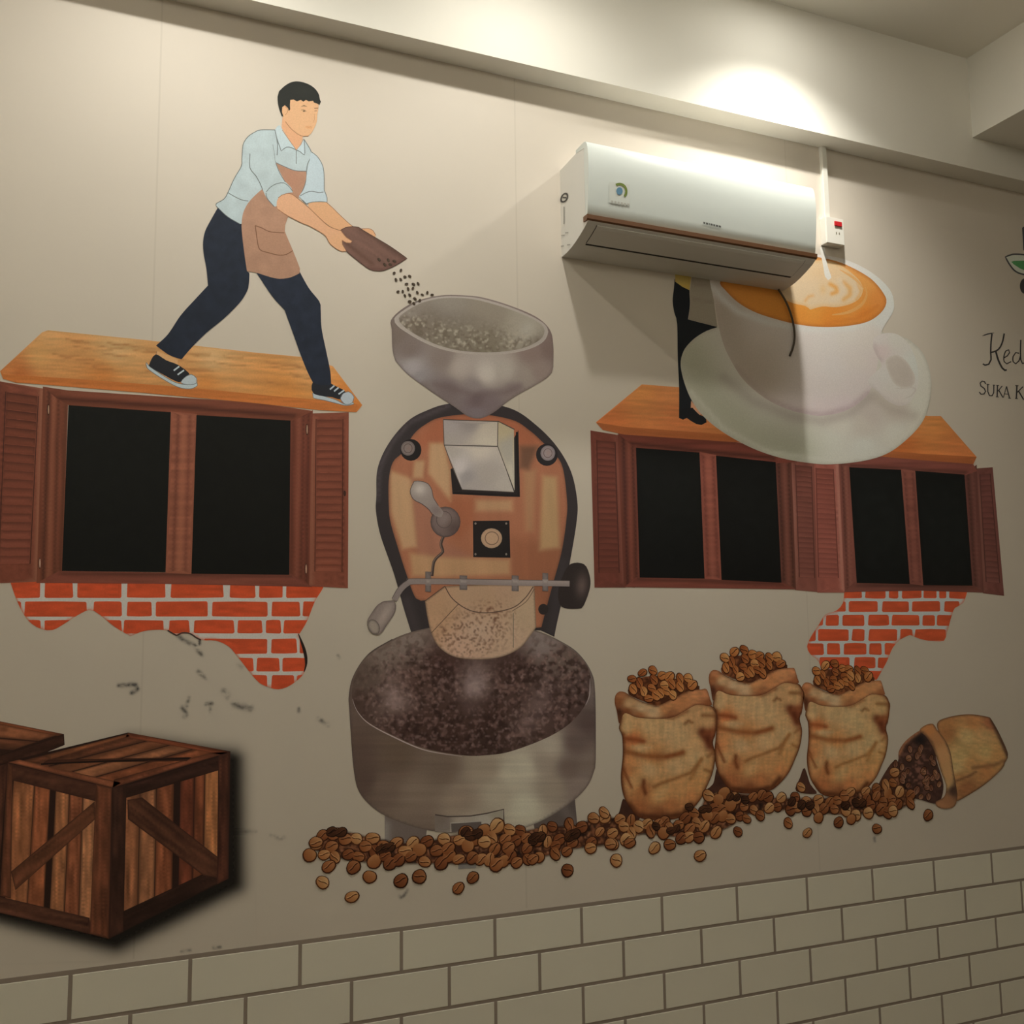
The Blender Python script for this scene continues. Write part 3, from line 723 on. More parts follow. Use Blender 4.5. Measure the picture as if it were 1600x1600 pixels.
# ankles and shoes
art('ankle', man, [F([(245, 548), (277.5, 561.5), (278, 571), (262, 565), (243, 555)], (232, 180, 120)), R([(245, 549), (243.5, 555)], .9, SKINL)], 12.2)
def shoe(sole, upper, toe, stripes, parent, lines):
    s = art('shoe', parent, [F(upper, (34, 36, 40), 0, True)]+[R(st_, 2.4, (206, 216, 214)) for st_ in stripes], 13.2)
    art('sole', s, [F(sole, (200, 212, 208), 0, True), R(sole, .9, (104, 110, 108), closed=True)], 13)
    art('toe_cap', s, [F(toe, (204, 214, 212), 0, True), R(toe, .9, (100, 108, 108), closed=True)], 14)
    return s
shoe([(228.5, 566), (233, 572), (252, 585), (275, 598), (295, 600.5), (307.5, 596), (308.5, 602), (297.5, 607.5), (277.5, 604.5), (250, 589.5), (230, 575)],
     [(243.7, 553.5), (236, 562.5), (232.5, 571), (250, 582.5), (280, 597.5), (288, 590), (296, 584), (278, 570), (260, 563)],
     [(282.5, 597.5), (290, 588.7), (299, 585), (307, 591), (306.5, 599), (293, 601)], [[(271.5, 579), (280, 572.5)], [(277.5, 585.5), (287.5, 578.5)]], man, 0)
shoe([(488.5, 614), (507.5, 619.5), (524, 624.5), (540, 632), (552, 629), (553, 631), (541, 633.5), (525, 630), (507.5, 625.5), (489.5, 621.5)],
     [(488.7, 597.5), (503, 601), (517.5, 599.5), (523, 602.5), (540, 612.5), (533, 624), (520, 621), (490, 615)],
     [(532, 623), (536, 615), (545, 612), (553, 620), (550, 629.5), (540, 632)], [[(515.5, 608.5), (522.5, 602.5)], [(522, 611.5), (529, 605.5)], [(529, 616), (538, 609.5)]], man, 0)
# shirt body
SB = [(437, 195.5), (430, 203, 1), (407, 203), (399, 206), (388, 213), (381, 223), (379, 232), (378, 248), (377, 260), (366, 279), (356, 301), (350, 311), (338, 318, 1), (338, 322), (355, 338), (375, 350, 1), (400, 345), (440, 320), (468, 308), (478, 290), (482, 262), (486, 240), (482, 227), (475, 217.5, 1), (463, 235), (452, 220)]
art('shirt', man, [F(SB, [SHIRT, ('grain', .5, 12, 12, .06, 2)], 8, True), R([(431, 203), (407, 203), (399, 206), (388, 213), (381, 223), (379, 232), (378, 248), (377, 260), (366, 279), (356, 301), (350, 311), (338, 318), (337.5, 321)], 1.1, INKL),
                   R([(356, 301), (370, 309), (380, 313), (388, 314)], 1.1, INKL), R([(463, 234), (463, 256)], 1.1, INKL), R([(338, 322), (355, 338), (375, 350)], .9, INKL)], 15.5)
neckp = [(442, 178, 1), (440, 200, 1), (446, 209), (455, 223.7), (463.7, 235, 1), (470, 226), (473, 214), (480, 205), (470, 190), (455, 178)]
art('neck', man, [F(neckp, (236, 180, 136), 0, True)], 16.1)
head = [(441, 165, 1), (452, 152), (470, 150), (490, 152), (497.5, 162), (497, 172.5), (495.6, 180), (495, 190), (491, 200), (486, 208.7), (482, 212), (472.5, 213), (460, 205.5), (452.5, 198.5), (446, 190), (442.5, 184), (440.5, 176)]
hd = art('head', man, [F(head, [(220, 174, 130), ('blob', 450, 195, 8, 14, (232, 180, 136), .6)], 4, True), R([(446, 190), (452.5, 198.7), (460, 205.6), (470, 212), (482, 212.5)], 1.1, (170, 122, 88)),
                       R([(491, 178), (491.5, 186), (489.5, 191.5)], .9, (196, 146, 106)), R([(445, 166), (449, 169), (449.5, 175), (445.5, 180)], .9, (186, 132, 94)),
                       F(ell(482.5, 199, 6, 2.2, rot=.1), (212, 160, 114)), R([(478.5, 198), (482.5, 199), (486.5, 197.8)], .8, (190, 136, 98))], 16.6)
art('eyebrow', hd, [R([(470.6, 166.5), (475, 165), (479.5, 166.6)], 1.8, (120, 94, 70), taper=True)], 17.6); art('eyebrow', hd, [R([(491, 169.3), (497, 169)], 1.4, (140, 104, 78))], 17.6)
art('eye', hd, [R([(470.5, 172), (474.5, 171.4), (478.5, 174)], 1.0, (150, 118, 86)), F(ell(475, 173.6, 1.8, 1.4), (120, 94, 68))], 17.6)
art('eye', hd, [R([(491.5, 173.5), (495, 173)], 1.1, (150, 112, 84))], 17.6)
hair = [(433.7, 151), (436, 142.5), (443, 135.6), (452.5, 129.4), (462.5, 127), (473.7, 128.5), (485, 133), (493.7, 140), (498.7, 148.7), (500, 156), (501.5, 159), (499, 164, 1), (496, 162), (491, 160.5), (489, 157.5, 1), (482.5, 158.5), (478, 156), (474, 159, 1), (470, 156), (464, 158.5, 1), (459, 155.6), (453.7, 156, 1), (453, 163.7), (453.5, 171), (451, 173.5, 1), (450, 168.7), (445, 164.4), (441, 167.5), (440.6, 175), (443, 182.5, 1), (440, 181), (437, 172.5), (434.4, 162.5)]
art('hair', man, [F(hair, [(36, 38, 34), ('blob', 475, 142, 16, 8, (48, 49, 42), .5)], 5, True)], 18)
collar_l = [(437, 195.5), (429.5, 202.5, 1), (432.5, 216), (436, 226), (439.4, 236, 1), (447.5, 230), (456, 231), (463, 234.5, 1), (452, 219), (441, 203)]
collar_r = [(475, 217.5, 1), (470, 226), (463.5, 234.5, 1), (469, 237), (475.6, 242, 1), (476, 230)]
art('collar', man, [F(collar_l, SHIRT), R(collar_l[1:8], 1.2, INKL), F(collar_r, SHIRT), R([collar_r[2], (469, 237), (475.6, 242), (476, 230), (475, 217.5)], 1.2, INKL), R([(441, 203), (452, 219), (463, 234.5), (470, 226), (474, 217)], .9, (170, 130, 100), sm=False)], 17)
ap = [(431, 254, 1), (445, 260.5), (461, 266.5), (479, 267.5, 1), (479.5, 278), (476, 290), (469, 304), (462, 318), (451, 337, 1), (445.5, 352), (445, 361), (457.5, 391), (468.7, 420), (468, 427, 1), (453.7, 433.5), (437.5, 435.6), (422.5, 433), (400, 426), (386, 424, 1), (382.5, 401), (378.7, 370), (377.5, 350), (380, 332.5), (387.5, 317.5), (398.7, 305), (409, 296, 1), (424, 280)]
apo = art('apron', man, [F(ap, [APR, ('grain', 0, 10, 10, .06, 6), ('blob', 455, 280, 20, 25, (178, 126, 100), .5)], 8, True), R([(431, 254), (445, 260.5), (461, 266.5), (479, 267.5)], 1.1, INKL)], 17)
pk = [(398.7, 352.5), (408.7, 356), (420, 361.5), (432.5, 363.3), (444.5, 363.7), (457.5, 391.5), (447.5, 397.5), (436, 398.7), (420, 395), (406, 390), (402, 376), (400, 361)]
art('pocket', apo, [F(pk, (176, 135, 108), 0), R(pk[:5], 1.4, (128, 90, 66)), R(pk[5:]+[pk[0]], 1.4, (128, 90, 66))], 18)
art('apron_strap', apo, [R([(426, 225), (428, 237.5), (429.4, 250), (431, 255)], 1.2, INKL), R([(432.5, 216), (433.7, 229), (433, 242.5)], 1.2, INKL), R([(475, 217.5), (486, 236), (486, 245), (481, 255), (479, 267.5), (479, 277.5), (476, 290), (470, 304)], 1.2, INKL)], 18.2)
# far arm, scoop, near arm
far = [(482, 318, 1), (488, 314), (510, 316, 1), (520, 325), (530, 335), (547.5, 351), (556, 356), (565, 357.5), (575, 357), (582.5, 360), (587, 367.5), (586, 375, 1), (580, 370), (570, 361), (556, 362), (540, 364), (526, 360), (500, 342), (484, 328)]
art('forearm', man, [F(far, (224, 174, 128), 0, True), R(far[2:11], .9, SKINL), R([(586.5, 375), (581, 370.5), (572, 362)], .9, SKINL)], 16, 'far forearm and hand behind the scoop')
rsl = [(486, 237, 1), (495, 243.7), (502.5, 255), (506, 268.7), (506.5, 297, 1), (509, 303), (511, 309), (511, 315.6, 1), (499, 315), (487.5, 315.8), (478.7, 318.5, 1), (472, 312), (467, 306.5, 1), (474, 297), (478, 285), (479.5, 270), (483, 255)]
art('sleeve', man, [F(rsl, [(184, 199, 202), ('blob', 482, 280, 8, 30, (192, 207, 209), .6)], 6, True), R(rsl[:12], 1.1, INKL), R([(469, 306), (479, 300.6), (487.5, 299), (499, 301), (505.5, 300)], 1.1, INKL)], 18.5)
scoop = mural('scoop', 'dark brown wooden scoop held by the man, tipping beans into the hopper', 'scoop', 590, 423)
SC = [(531, 360.6, 1), (540, 355.6), (552.5, 354), (560, 355), (567.5, 360), (588.7, 372.5), (611, 386), (636, 403.7, 1), (617.5, 415), (600, 422.5), (592.5, 423.5), (577.5, 420.6), (557.5, 406), (541, 392), (533.7, 381)]
art('scoop_body', scoop, [F(SC, [(110, 82, 70), ('grain', .6, 40, 4, .14, 3), ('line', [(541, 380), (560, 396), (582, 412)], 3, (86, 60, 48), .6), ('line', [(562, 357), (600, 381), (634, 403)], 3, (80, 58, 48), .7), ('line', [(577, 420), (600, 421), (632, 405)], 3, (92, 62, 54), .5)], 3.5, True), R(SC, 1.1, (74, 52, 42), closed=True)], 19)
near = [(432.5, 315, 1), (435, 309), (440, 305), (447.5, 302.5), (456, 303.5), (465, 310), (482, 324), (496, 337.5), (512.5, 352.5), (527.5, 359), (533, 360.5), (541, 371), (550, 377), (547.5, 379.5), (541, 379), (534.5, 375.5, 1), (535, 382), (541, 392.3), (535, 393), (526, 389), (515, 380), (508.7, 368.7), (496, 360), (480, 351.5), (475, 350), (450, 337.5), (434, 327)]
nf = art('forearm', man, [F(near, [(232, 180, 138), ('blob', 530, 378, 20, 18, (222, 172, 126), .8)], 6, True), R(near[1:11], 1, SKINL), R(near[15:], .9, SKINL)], 21, 'near forearm and hand gripping the scoop')
art('thumb', nf, [R([(533, 361), (541, 371), (550, 377), (547.5, 379.5), (541, 379), (535, 375.5)], .9, (170, 120, 84))], 22.5)
lsl = [(407, 203.5), (399, 206.5), (388.5, 213.5), (381.5, 223.5), (380, 232), (385, 240), (390.6, 262), (400, 275), (407, 288), (412, 300, 1), (416.5, 309), (428.7, 323, 1), (432.5, 322, 1), (433, 313), (439, 305.5), (447.5, 302), (457.5, 300.5, 1), (455, 293), (446, 284), (437, 268), (430, 252), (428, 237), (426, 222), (428, 206)]
art('sleeve', man, [F(lsl, [SHIRT, ('grain', .5, 12, 12, .05, 2)], 8, True), R([(390.6, 240), (390.6, 262), (400, 275), (407, 288), (410.5, 297.5)], 1.1, INKL), R([(416, 300), (422.5, 292.5), (432.5, 287), (444, 286), (452.5, 292.5), (457.5, 299.5)], 1.1, INKL), R([(415.5, 301), (417.5, 310), (428.7, 323)], 1.1, INKL), R([(431, 255), (437, 270), (446, 285)], 1, INKL)], 20)
# ------------------------------------------------------------------ coffee roaster (printed)
ro = mural('coffee_roaster', 'tall printed coffee roaster with grey hopper, copper front and steel cooling tray', 'coffee roaster', 740, 1310)
# hopper
hop = [(611, 500), (612, 515), (613.5, 548), (618, 564, 1), (637.5, 585), (675, 612.5), (712.5, 637.5), (730, 650), (745, 654), (757, 652), (775, 642), (800, 622.5), (855, 590), (864.5, 573, 1), (864.5, 540), (859, 515), (837.5, 495), (797, 477.5), (755, 465), (725, 461.5), (690, 461.5), (655, 469), (628, 483)]
INKGAIN[0] = .75
art('hopper', ro, [F(hop, [(150, 138, 124), ('pts', [(618, 520, (132, 118, 104)), (640, 545, (136, 122, 110)), (655, 590, (156, 148, 142)), (645, 575, (176, 168, 160)), (690, 560, (140, 126, 112)), (720, 575, (172, 160, 142)), (760, 585, (180, 170, 148)), (790, 580, (160, 150, 128)), (830, 550, (128, 110, 94)), (860, 545, (116, 98, 84)), (845, 580, (130, 114, 96)), (700, 610, (122, 108, 100)), (745, 625, (106, 90, 84)), (745, 648, (118, 106, 100)), (660, 605, (134, 122, 112)), (800, 612, (122, 108, 94)), (770, 635, (112, 98, 90)), (740, 605, (134, 122, 110)), (820, 590, (138, 126, 106))], 3.2),
     ('line', [(680, 600), (740, 616), (790, 613), (812, 603)], 6, (108, 92, 86), .45), ('edge', 2.0, (104, 90, 80), .5)], 4, True)], 12)
inn = [(616, 498), (622, 510), (637.5, 521), (660, 534), (687.5, 545), (718, 551.5), (755, 554), (790, 553), (822, 547), (845, 537), (855, 525), (855, 512), (840, 499), (800, 481), (755, 467.5), (725, 463.5), (690, 463.5), (656, 471), (632, 484)]
art('hopper_rim', ro, [F(inn, [(168, 158, 142), ('edge', 4, (186, 176, 158), .6)], 5, True)], 13.6)
inn2 = [(623, 497), (630, 509), (645, 520), (665, 531), (690, 541), (720, 548), (755, 550.5), (790, 549), (820, 543), (842, 532), (850, 522), (849, 511), (835, 500), (798, 484), (755, 471), (725, 466), (692, 466), (660, 473), (637, 485)]
hb = [(680, 520, 55, 22), (760, 535, 70, 20), (640, 503, 30, 14), (825, 535, 25, 8)]
art('hopper_beans', ro, [F(inn2, [(150, 142, 124), ('pts', [(640, 485, (158, 148, 132)), (700, 475, (152, 143, 126)), (770, 485, (148, 138, 118)), (820, 505, (160, 152, 130)), (825, 515, (168, 160, 138)), (700, 530, (128, 118, 98)), (760, 540, (124, 114, 92)), (650, 510, (130, 118, 100)), (840, 535, (128, 118, 98))], 3),
     ('speck', 4.5, .5, (104, 92, 74), .6, hb, 3), ('speck', 3.4, .60, (188, 178, 152), .75, hb, 17), ('blob', 690, 492, 60, 12, (120, 110, 94), .4, .2), ('blob', 823, 513, 11, 14, (176, 170, 150), .7, .2)], 2.6, True)], 14.6, 'pale beans filling the hopper')
INKGAIN[0] = .9
# black drum ring (outer) and copper face
ring = [(588, 775), (590, 732), (607.5, 692.5), (637.5, 657.5), (670, 640), (700, 631), (745, 628), (800, 639), (837.5, 664), (870, 697.5), (892.5, 737.5), (902, 782.5), (901, 815), (892, 870), (880, 930), (870, 975), (866, 995, 1), (845, 985, 1), (690, 990, 1), (668, 990, 1), (642.5, 988, 1), (630, 947.5), (615, 895), (595, 838), (587.5, 800)]
art('drum_ring', ro, [F(ring, [(46, 40, 37), ('line', [(590, 780), (592, 735), (610, 694), (640, 660), (700, 634)], 4, (76, 68, 64), .6), ('line', [(635, 940), (650, 985)], 9, (62, 54, 50), .6), ('line', [(880, 880), (862, 985)], 8, (58, 52, 48), .5)], 5, True)], 3)
cop = [(607.5, 790), (607.5, 750), (614, 722), (630, 706), (646, 679), (665, 663), (690, 652), (745, 647), (800, 656), (828, 673), (847, 690), (864, 706), (879, 730), (886, 782), (885, 812), (878, 860), (866, 905), (855, 945), (846, 980, 1), (800, 985, 1), (690, 960, 1), (664, 938, 1), (650, 935), (636, 900), (620, 850), (610, 815)]
INKGAIN[0] = np.array((.70, .73, .77))
BD = (180, 142, 96)
art('copper_face', ro, [F(cop, [(158, 100, 66), ('poly', [(690, 640), (800, 650), (850, 690), (820, 700), (700, 700), (640, 700)], 14, (160, 92, 58), .8), ('poly', [(642, 745), (664, 770), (700, 850), (740, 870), (660, 880), (646, 850)], 8, (154, 104, 76), .7),
     ('poly', [(701, 777), (745, 777), (741, 815), (720, 840), (700, 830)], 10, (152, 88, 54), .7), ('poly', [(800, 840), (885, 850), (860, 960), (800, 905)], 14, (142, 88, 56), .85),
     ('poly', [(609, 735), (642, 747), (644, 779), (651, 854), (629, 858), (611, 800)], 5, BD, .95), ('poly', [(671, 692), (694, 692), (704, 737), (704, 783), (669, 739)], 5, BD, .95), ('poly', [(648, 720), (664, 720), (661, 747), (644, 747)], 4, BD, .9), ('line', [(640, 726), (642, 745)], 4, (150, 92, 60), .6), ('line', [(667, 715), (665, 742)], 2.5, (150, 94, 62), .6),
     ('poly', [(743, 781), (801, 781), (801, 799), (743, 799)], 6, (174, 134, 90), .9), ('poly', [(848, 743), (870, 745), (875, 856), (843, 860)], 6, (172, 136, 88), .95), ('poly', [(818, 737), (838, 733), (835, 781), (833, 830), (821, 830)], 6, (164, 122, 80), .75), ('poly', [(640, 864), (682, 870), (797, 874), (797, 898), (682, 902), (644, 900)], 6, (176, 136, 90), .9),
     ('poly', [(812, 697), (841, 697), (826, 734), (812, 731)], 6, (92, 66, 46), .75), ('edge', 2.2, (104, 64, 42), .5), ('grain', 1.5, 120, 12, .05, 6)], 3.6, True)], 5)
# bolts
for bx, by, r in ((638.5, 700.5, 13), (857, 708, 13.5)):
    b = art('bolt_boss', ro, [F(ell(bx+(3.5 if bx < 700 else -2.5), by+2.5, r+3.5, r+4), (38, 33, 30))], 7)
    art('bolt', b, [F(ell(bx-1, by, r-2, r-1.5), [(140, 124, 110), ('edge', 2, (104, 92, 82), .7), ('blob', bx, by, 4, 4, (150, 118, 98), .6)], 3), R(ell(bx-1, by, 6.5, 7), 1.2, (104, 84, 72), closed=True)], 8)
INKGAIN[0] = .82
# chute
art('chute_frame', ro, [F([(810, 672), (812.5, 776.5), (790, 776), (707, 772), (704, 733), (720, 725), (800, 690)], [(36, 30, 27), ('line', [(808, 676), (809, 690)], 1.5, (120, 112, 100), .5)], 8), R([(807, 675), (810, 774), (709, 770)], 2, (24, 20, 18), sm=False)], 6.5)
ch = art('chute', ro, [F([(692.5, 656), (778, 658.5), (777.5, 697), (694, 695)], [(166, 156, 140), ('pts', [(700, 665, (160, 150, 138)), (735, 660, (140, 130, 118)), (760, 675, (176, 164, 138)), (760, 690, (186, 174, 146)), (700, 690, (158, 148, 132))], 3)], 5),
     F([(694, 695), (777.5, 697), (803, 769), (722, 765)], [(158, 148, 130), ('pts', [(705, 705, (162, 152, 134)), (718, 730, (176, 166, 150)), (750, 700, (182, 170, 146)), (760, 740, (150, 140, 122)), (740, 760, (150, 140, 124)), (790, 765, (160, 150, 130)), (730, 745, (138, 130, 118))], 3)], 5),
     F([(778, 658.5), (803, 670), (804, 768), (777.5, 697)], [(160, 148, 120), ('pts', [(785, 670, (164, 150, 112)), (798, 700, (150, 142, 120)), (799, 750, (172, 162, 134))], 3)], 5)], 8)
art('chute_edges', ch, [R([(692.5, 655.5), (745, 657.5), (779, 658.5), (804, 671)], 1.5, (70, 60, 50), sm=False), R([(692.5, 656), (694, 695), (706, 728), (722, 765), (803, 769)], 1.2, (80, 70, 58), sm=False), R([(694, 695.5), (777.5, 697.5)], 1.5, (64, 56, 46)), R([(778, 658.5), (777.5, 697), (804, 768)], 1.3, (70, 62, 50), sm=False)], 9)
INKGAIN[0] = .85
# lever and temperature wire
lv = art('lever', ro, [F([(647, 752), (658, 752), (669, 756), (675, 766), (677, 777), (685, 790), (693, 800), (690, 808), (680, 806), (671, 797), (660, 788), (646, 780), (641, 767)], [(134, 122, 108), ('blob', 656, 764, 11, 10, (178, 168, 148), .9), ('blob', 682, 798, 10, 9, (108, 94, 84), .7)], 3.5, True), R([(647, 752), (658, 752), (669, 756), (675, 766), (677, 777), (685, 790)], 1, (74, 64, 56)), R([(647, 752), (641, 767), (646, 780), (660, 788), (671, 797), (676, 806)], 1, (74, 64, 56))], 10)
art('lever_hub', ro, [F(ell(696, 815.5, 23.5, 24), [(100, 84, 74), ('blob', 695, 812, 12, 12, (126, 112, 98), .8), ('blob', 710, 825, 14, 14, (70, 56, 48), .7), ('edge', 2, (60, 50, 44), .7)], 4), R(ell(694, 812, 12, 13), 1, (76, 64, 56), closed=True)], 9)
art('probe_wire', ro, [R([(693, 838), (689, 850), (692, 862), (685, 869), (678, 878), (675, 900)], 4.6, (62, 50, 42)), R([(692, 838), (688, 850), (691, 862), (684, 869), (677, 878), (674, 898)], 1.3, (110, 92, 76))], 8)
g = art('gauge_plate', ro, [F([(739, 814), (796, 813.5), (797.5, 871.5), (739.5, 870.5)], (30, 26, 23))], 8)
art('gauge_dial', g, [F(ell(768, 841, 16.5, 15.5), [(162, 132, 98), ('edge', 3, (140, 114, 86), .6)], 4), R(ell(768.5, 841, 10.5, 10), 1.4, (104, 80, 60), closed=True)], 9)
for sx, sy in ((743, 818), (791, 818), (743, 866), (791, 866)): art('screw', g, [F(ell(sx, sy, 1.6, 1.8, 10), (116, 104, 88))], 9)
# side knob, front window, trier bar
art('side_knob', ro, [F([(892, 881), (912.5, 881.5), (921, 898), (922, 918), (912, 946), (903, 951), (877.5, 948), (872, 925), (880, 898)], [(40, 33, 29), ('blob', 909, 915, 9, 18, (92, 76, 66), .8, .1)], 4, True)], 7)
art('small_knob', ro, [F(ell(849, 952, 8, 8.5), (40, 34, 30))], 7)
INKGAIN[0] = .72
win = [(664, 939, 1), (695, 916, 1), (765, 913, 1), (835, 914, 1), (838, 980, 1), (827.5, 995), (812.5, 1012.5), (785, 1026), (750, 1030.5), (712.5, 1027), (687.5, 1012.5), (674, 990), (667, 960)]
wm = [(745, 985, 48, 30), (725, 1000, 40, 22), (770, 960, 24, 20)]
fw = art('front_window', ro, [F(win, [(166, 136, 104), ('pts', [(680, 950, (168, 134, 98)), (675, 975, (172, 138, 102)), (760, 930, (164, 134, 100)), (750, 990, (172, 146, 116)), (800, 1000, (170, 144, 112)), (820, 960, (166, 142, 108)), (790, 925, (164, 134, 102)), (720, 1015, (176, 146, 116))], 3), ('speck', 3.4, .60, (120, 84, 60), .8, wm, 7), ('speck', 2.8, .64, (96, 62, 44), .8, wm, 31), ('edge', 1.6, (96, 74, 56), .8)], 2.8, True, 4)], 13)
art('window_lines', fw, [R([(695, 916), (707.5, 936), (732.5, 953), (762.5, 957.5), (800, 950), (820, 935), (833, 917)], 1.5, (84, 64, 50)), R([(835, 920), (822, 940), (800, 955)], 1, (90, 72, 56)), R([(674, 989), (716, 944)], 1.2, (96, 74, 56)), R([(802, 958), (802, 1012)], 1.2, (110, 96, 74)), R([(664, 939), (695, 916)], 1.4, (84, 64, 50))], 14.5)
INKGAIN[0] = .85
BARC = [(120, 108, 96), ('line', [(640, 907), (800, 907.5), (890, 909)], 1.8, (166, 152, 136), .7)]
br = art('trier_bar', ro, [R([(616, 938), (626, 921), (637.5, 911), (650, 908.5), (720, 909), (800, 910.5), (890, 912)], 8.8, BARC), R([(612.5, 935), (622.5, 918), (636, 907), (650, 904), (800, 906), (890, 907.5)], 1, (80, 70, 62))], 16)
for bx, y0, y1, ww in ((669, 893, 925, 9), (724, 899, 922, 12), (805, 899, 924, 11), (852, 895, 924, 9)):
    art('bar_clamp', ro, [F([(bx-ww/2, y0), (bx+ww/2, y0+.5), (bx+ww/2, y1), (bx-ww/2, y1-.5)], [(106, 96, 86), ('edge', 1.3, (74, 66, 58), .7)], 4)], 15)
    art('bar_clamp', ro, [F([(bx-ww/2, 905), (bx+ww/2, 905.5), (bx+ww/2, 915), (bx-ww/2, 914.5)], [(118, 107, 96), ('line', [(bx-6, 908), (bx+6, 908)], 2, (160, 148, 132), .6)], 3)], 17)
gp = art('trier_grip', ro, [F([(600, 939, 1), (616, 938, 1), (619, 946), (617, 957.5), (607, 973), (595, 990), (585, 991.5), (576, 983), (573.5, 971), (581, 957), (590, 945)], [(122, 110, 98), ('blob', 600, 962, 6, 22, (150, 138, 124), .8, .55), ('edge', 1.6, (78, 68, 60), .7)], 3.5, True)], 17)
art('grip_end', gp, [F(ell(584, 979.5, 9, 12.5, rot=-.45), [(136, 126, 110), ('edge', 2, (74, 66, 58), .9)], 3)], 18)
INKGAIN[0] = .85
# cooling tray
body = [(545, 1087), (546, 1112), (550, 1175), (554, 1212), (560, 1235), (575, 1255), (602.5, 1275), (650, 1293), (700, 1301), (760, 1303), (800, 1298), (832, 1289), (867.5, 1271), (900, 1247.5), (920, 1225), (930, 1200, 1), (931, 1175), (930, 1082), (924, 1050), (905, 1022), (880, 1004), (840, 986), (790, 976), (745, 973), (700, 976), (648, 986), (611, 1000), (575, 1022), (552, 1056)]
INKGAIN[0] = .6
art('foot', ro, [F([(601, 1268), (668, 1290), (664, 1318), (601, 1312)], [(104, 92, 78), ('line', [(602, 1290), (602, 1315)], 8, (150, 142, 124), .6)], 5)], 6); art('foot', ro, [F([(832, 1280), (898, 1245), (902, 1288), (836, 1298)], [(82, 70, 60), ('line', [(880, 1262), (898, 1290)], 8, (104, 92, 80), .6)], 5)], 6)
art('base_block', ro, [F([(716, 1320), (746, 1318), (744, 1356), (716, 1358)], (116, 108, 94))], 5)
INKGAIN[0] = .85
TP = [(550, 1100, (84, 70, 58)), (556, 1180, (74, 60, 48)), (570, 1220, (72, 58, 46)), (600, 1230, (90, 76, 60)), (620, 1180, (82, 68, 52)), (650, 1240, (104, 90, 72)), (690, 1200, (92, 78, 62)), (720, 1250, (116, 102, 82)), (760, 1200, (124, 112, 90)), (780, 1240, (138, 128, 104)), (800, 1210, (150, 142, 116)), (820, 1200, (154, 146, 120)), (820, 1260, (150, 142, 116)), (850, 1190, (126, 114, 94)), (860, 1230, (120, 108, 88)), (890, 1200, (90, 76, 64)), (900, 1160, (84, 70, 60)), (920, 1130, (72, 58, 50)), (925, 1190, (98, 84, 70)), (905, 1230, (106, 92, 78)), (860, 1165, (140, 130, 108)), (740, 1290, (128, 116, 94)), (660, 1285, (96, 82, 66)), (928, 1080, (92, 80, 70))]
art('tray_wall', ro, [F(body, [(110, 98, 80), ('pts', TP, 3.2), ('grain', .02, 160, 3.2, .06, 9), ('edge', 2, (64, 54, 46), .6)], 4.2, True)], 7)
inner = [(550, 1087), (555, 1056), (577, 1024), (613, 1002), (650, 988), (700, 978), (745, 975), (790, 978), (838, 988), (879, 1006), (908, 1028), (922, 1053), (921, 1086), (900, 1121), (862, 1149), (800, 1173.5), (760, 1180), (722, 1180), (662.5, 1169), (612.5, 1148), (575, 1128), (556, 1109)]
bm_ = [(640, 1060, 60, 55), (620, 1110, 50, 35), (700, 1110, 90, 70), (800, 1130, 70, 45), (840, 1080, 70, 60), (880, 1070, 50, 60), (690, 1150, 60, 30)]
INKGAIN[0] = .72
art('roasting_beans', ro, [F(inner, [(72, 52, 42), ('pts', [(570, 1060, (88, 74, 62)), (600, 1015, (118, 104, 90)), (640, 1000, (122, 108, 94)), (570, 1100, (70, 54, 44)), (690, 1040, (64, 44, 36)), (700, 1150, (56, 38, 30)), (750, 1120, (54, 36, 28)), (760, 1165, (54, 38, 30)), (740, 1060, (84, 66, 56)), (800, 1050, (62, 44, 36)), (850, 1000, (120, 106, 94)), (890, 1030, (94, 78, 66)), (910, 1070, (70, 54, 46)), (870, 1100, (66, 48, 40)), (640, 1070, (76, 56, 46)), (830, 1140, (70, 52, 42)), (640, 1140, (60, 42, 34))], 3),
     ('speck', 7, .52, (40, 26, 20), .7, bm_, 2), ('speck', 5.2, .58, (126, 98, 84), .5, bm_, 21), ('speck', 4.2, .64, (150, 126, 112), .4, bm_, 44), ('blob', 612, 1085, 22, 34, (146, 126, 112), .5, .3), ('blob', 742, 1075, 20, 34, (150, 132, 120), .72, .15), ('blob', 628, 1098, 22, 16, (150, 130, 116), .4), ('blob', 842, 1100, 20, 36, (138, 118, 106), .4, .5), ('blob', 820, 1135, 22, 16, (132, 110, 98), .35), ('blob', 745, 1100, 30, 14, (60, 42, 34), .5)], 2.7, True)], 9, 'dark steaming beans in the cooling tray')
INKGAIN[0] = .8
art('tray_rim', ro, [R([(551, 1092), (553, 1100), (560, 1114), (577, 1131), (614, 1151), (664, 1172), (722, 1182)], 1.8, (150, 138, 124), taper=True)], 11)
art('tray_rim', ro, [R([(575, 1023), (590, 1012), (613, 999)], 1.4, (70, 60, 52))], 11)
art('tray_rim', ro, [R([(922, 1060), (921, 1086), (915, 1102)], 1.6, (136, 124, 112), taper=True)], 11)
INKGAIN[0] = .62
dw = art('tray_drawer', ro, [F([(679, 1273), (735, 1275), (786, 1265), (787, 1290), (735, 1300), (680, 1300)], [(120, 108, 90), ('pts', [(690, 1280, (110, 98, 82)), (720, 1285, (150, 138, 116)), (775, 1272, (140, 130, 106)), (760, 1285, (156, 146, 124)), (700, 1296, (116, 104, 88))], 3)], 4), R([(680, 1273), (700, 1276), (735, 1275), (760, 1271), (787, 1264.5), (787.5, 1290)], 2, (70, 58, 48), sm=False)], 9)
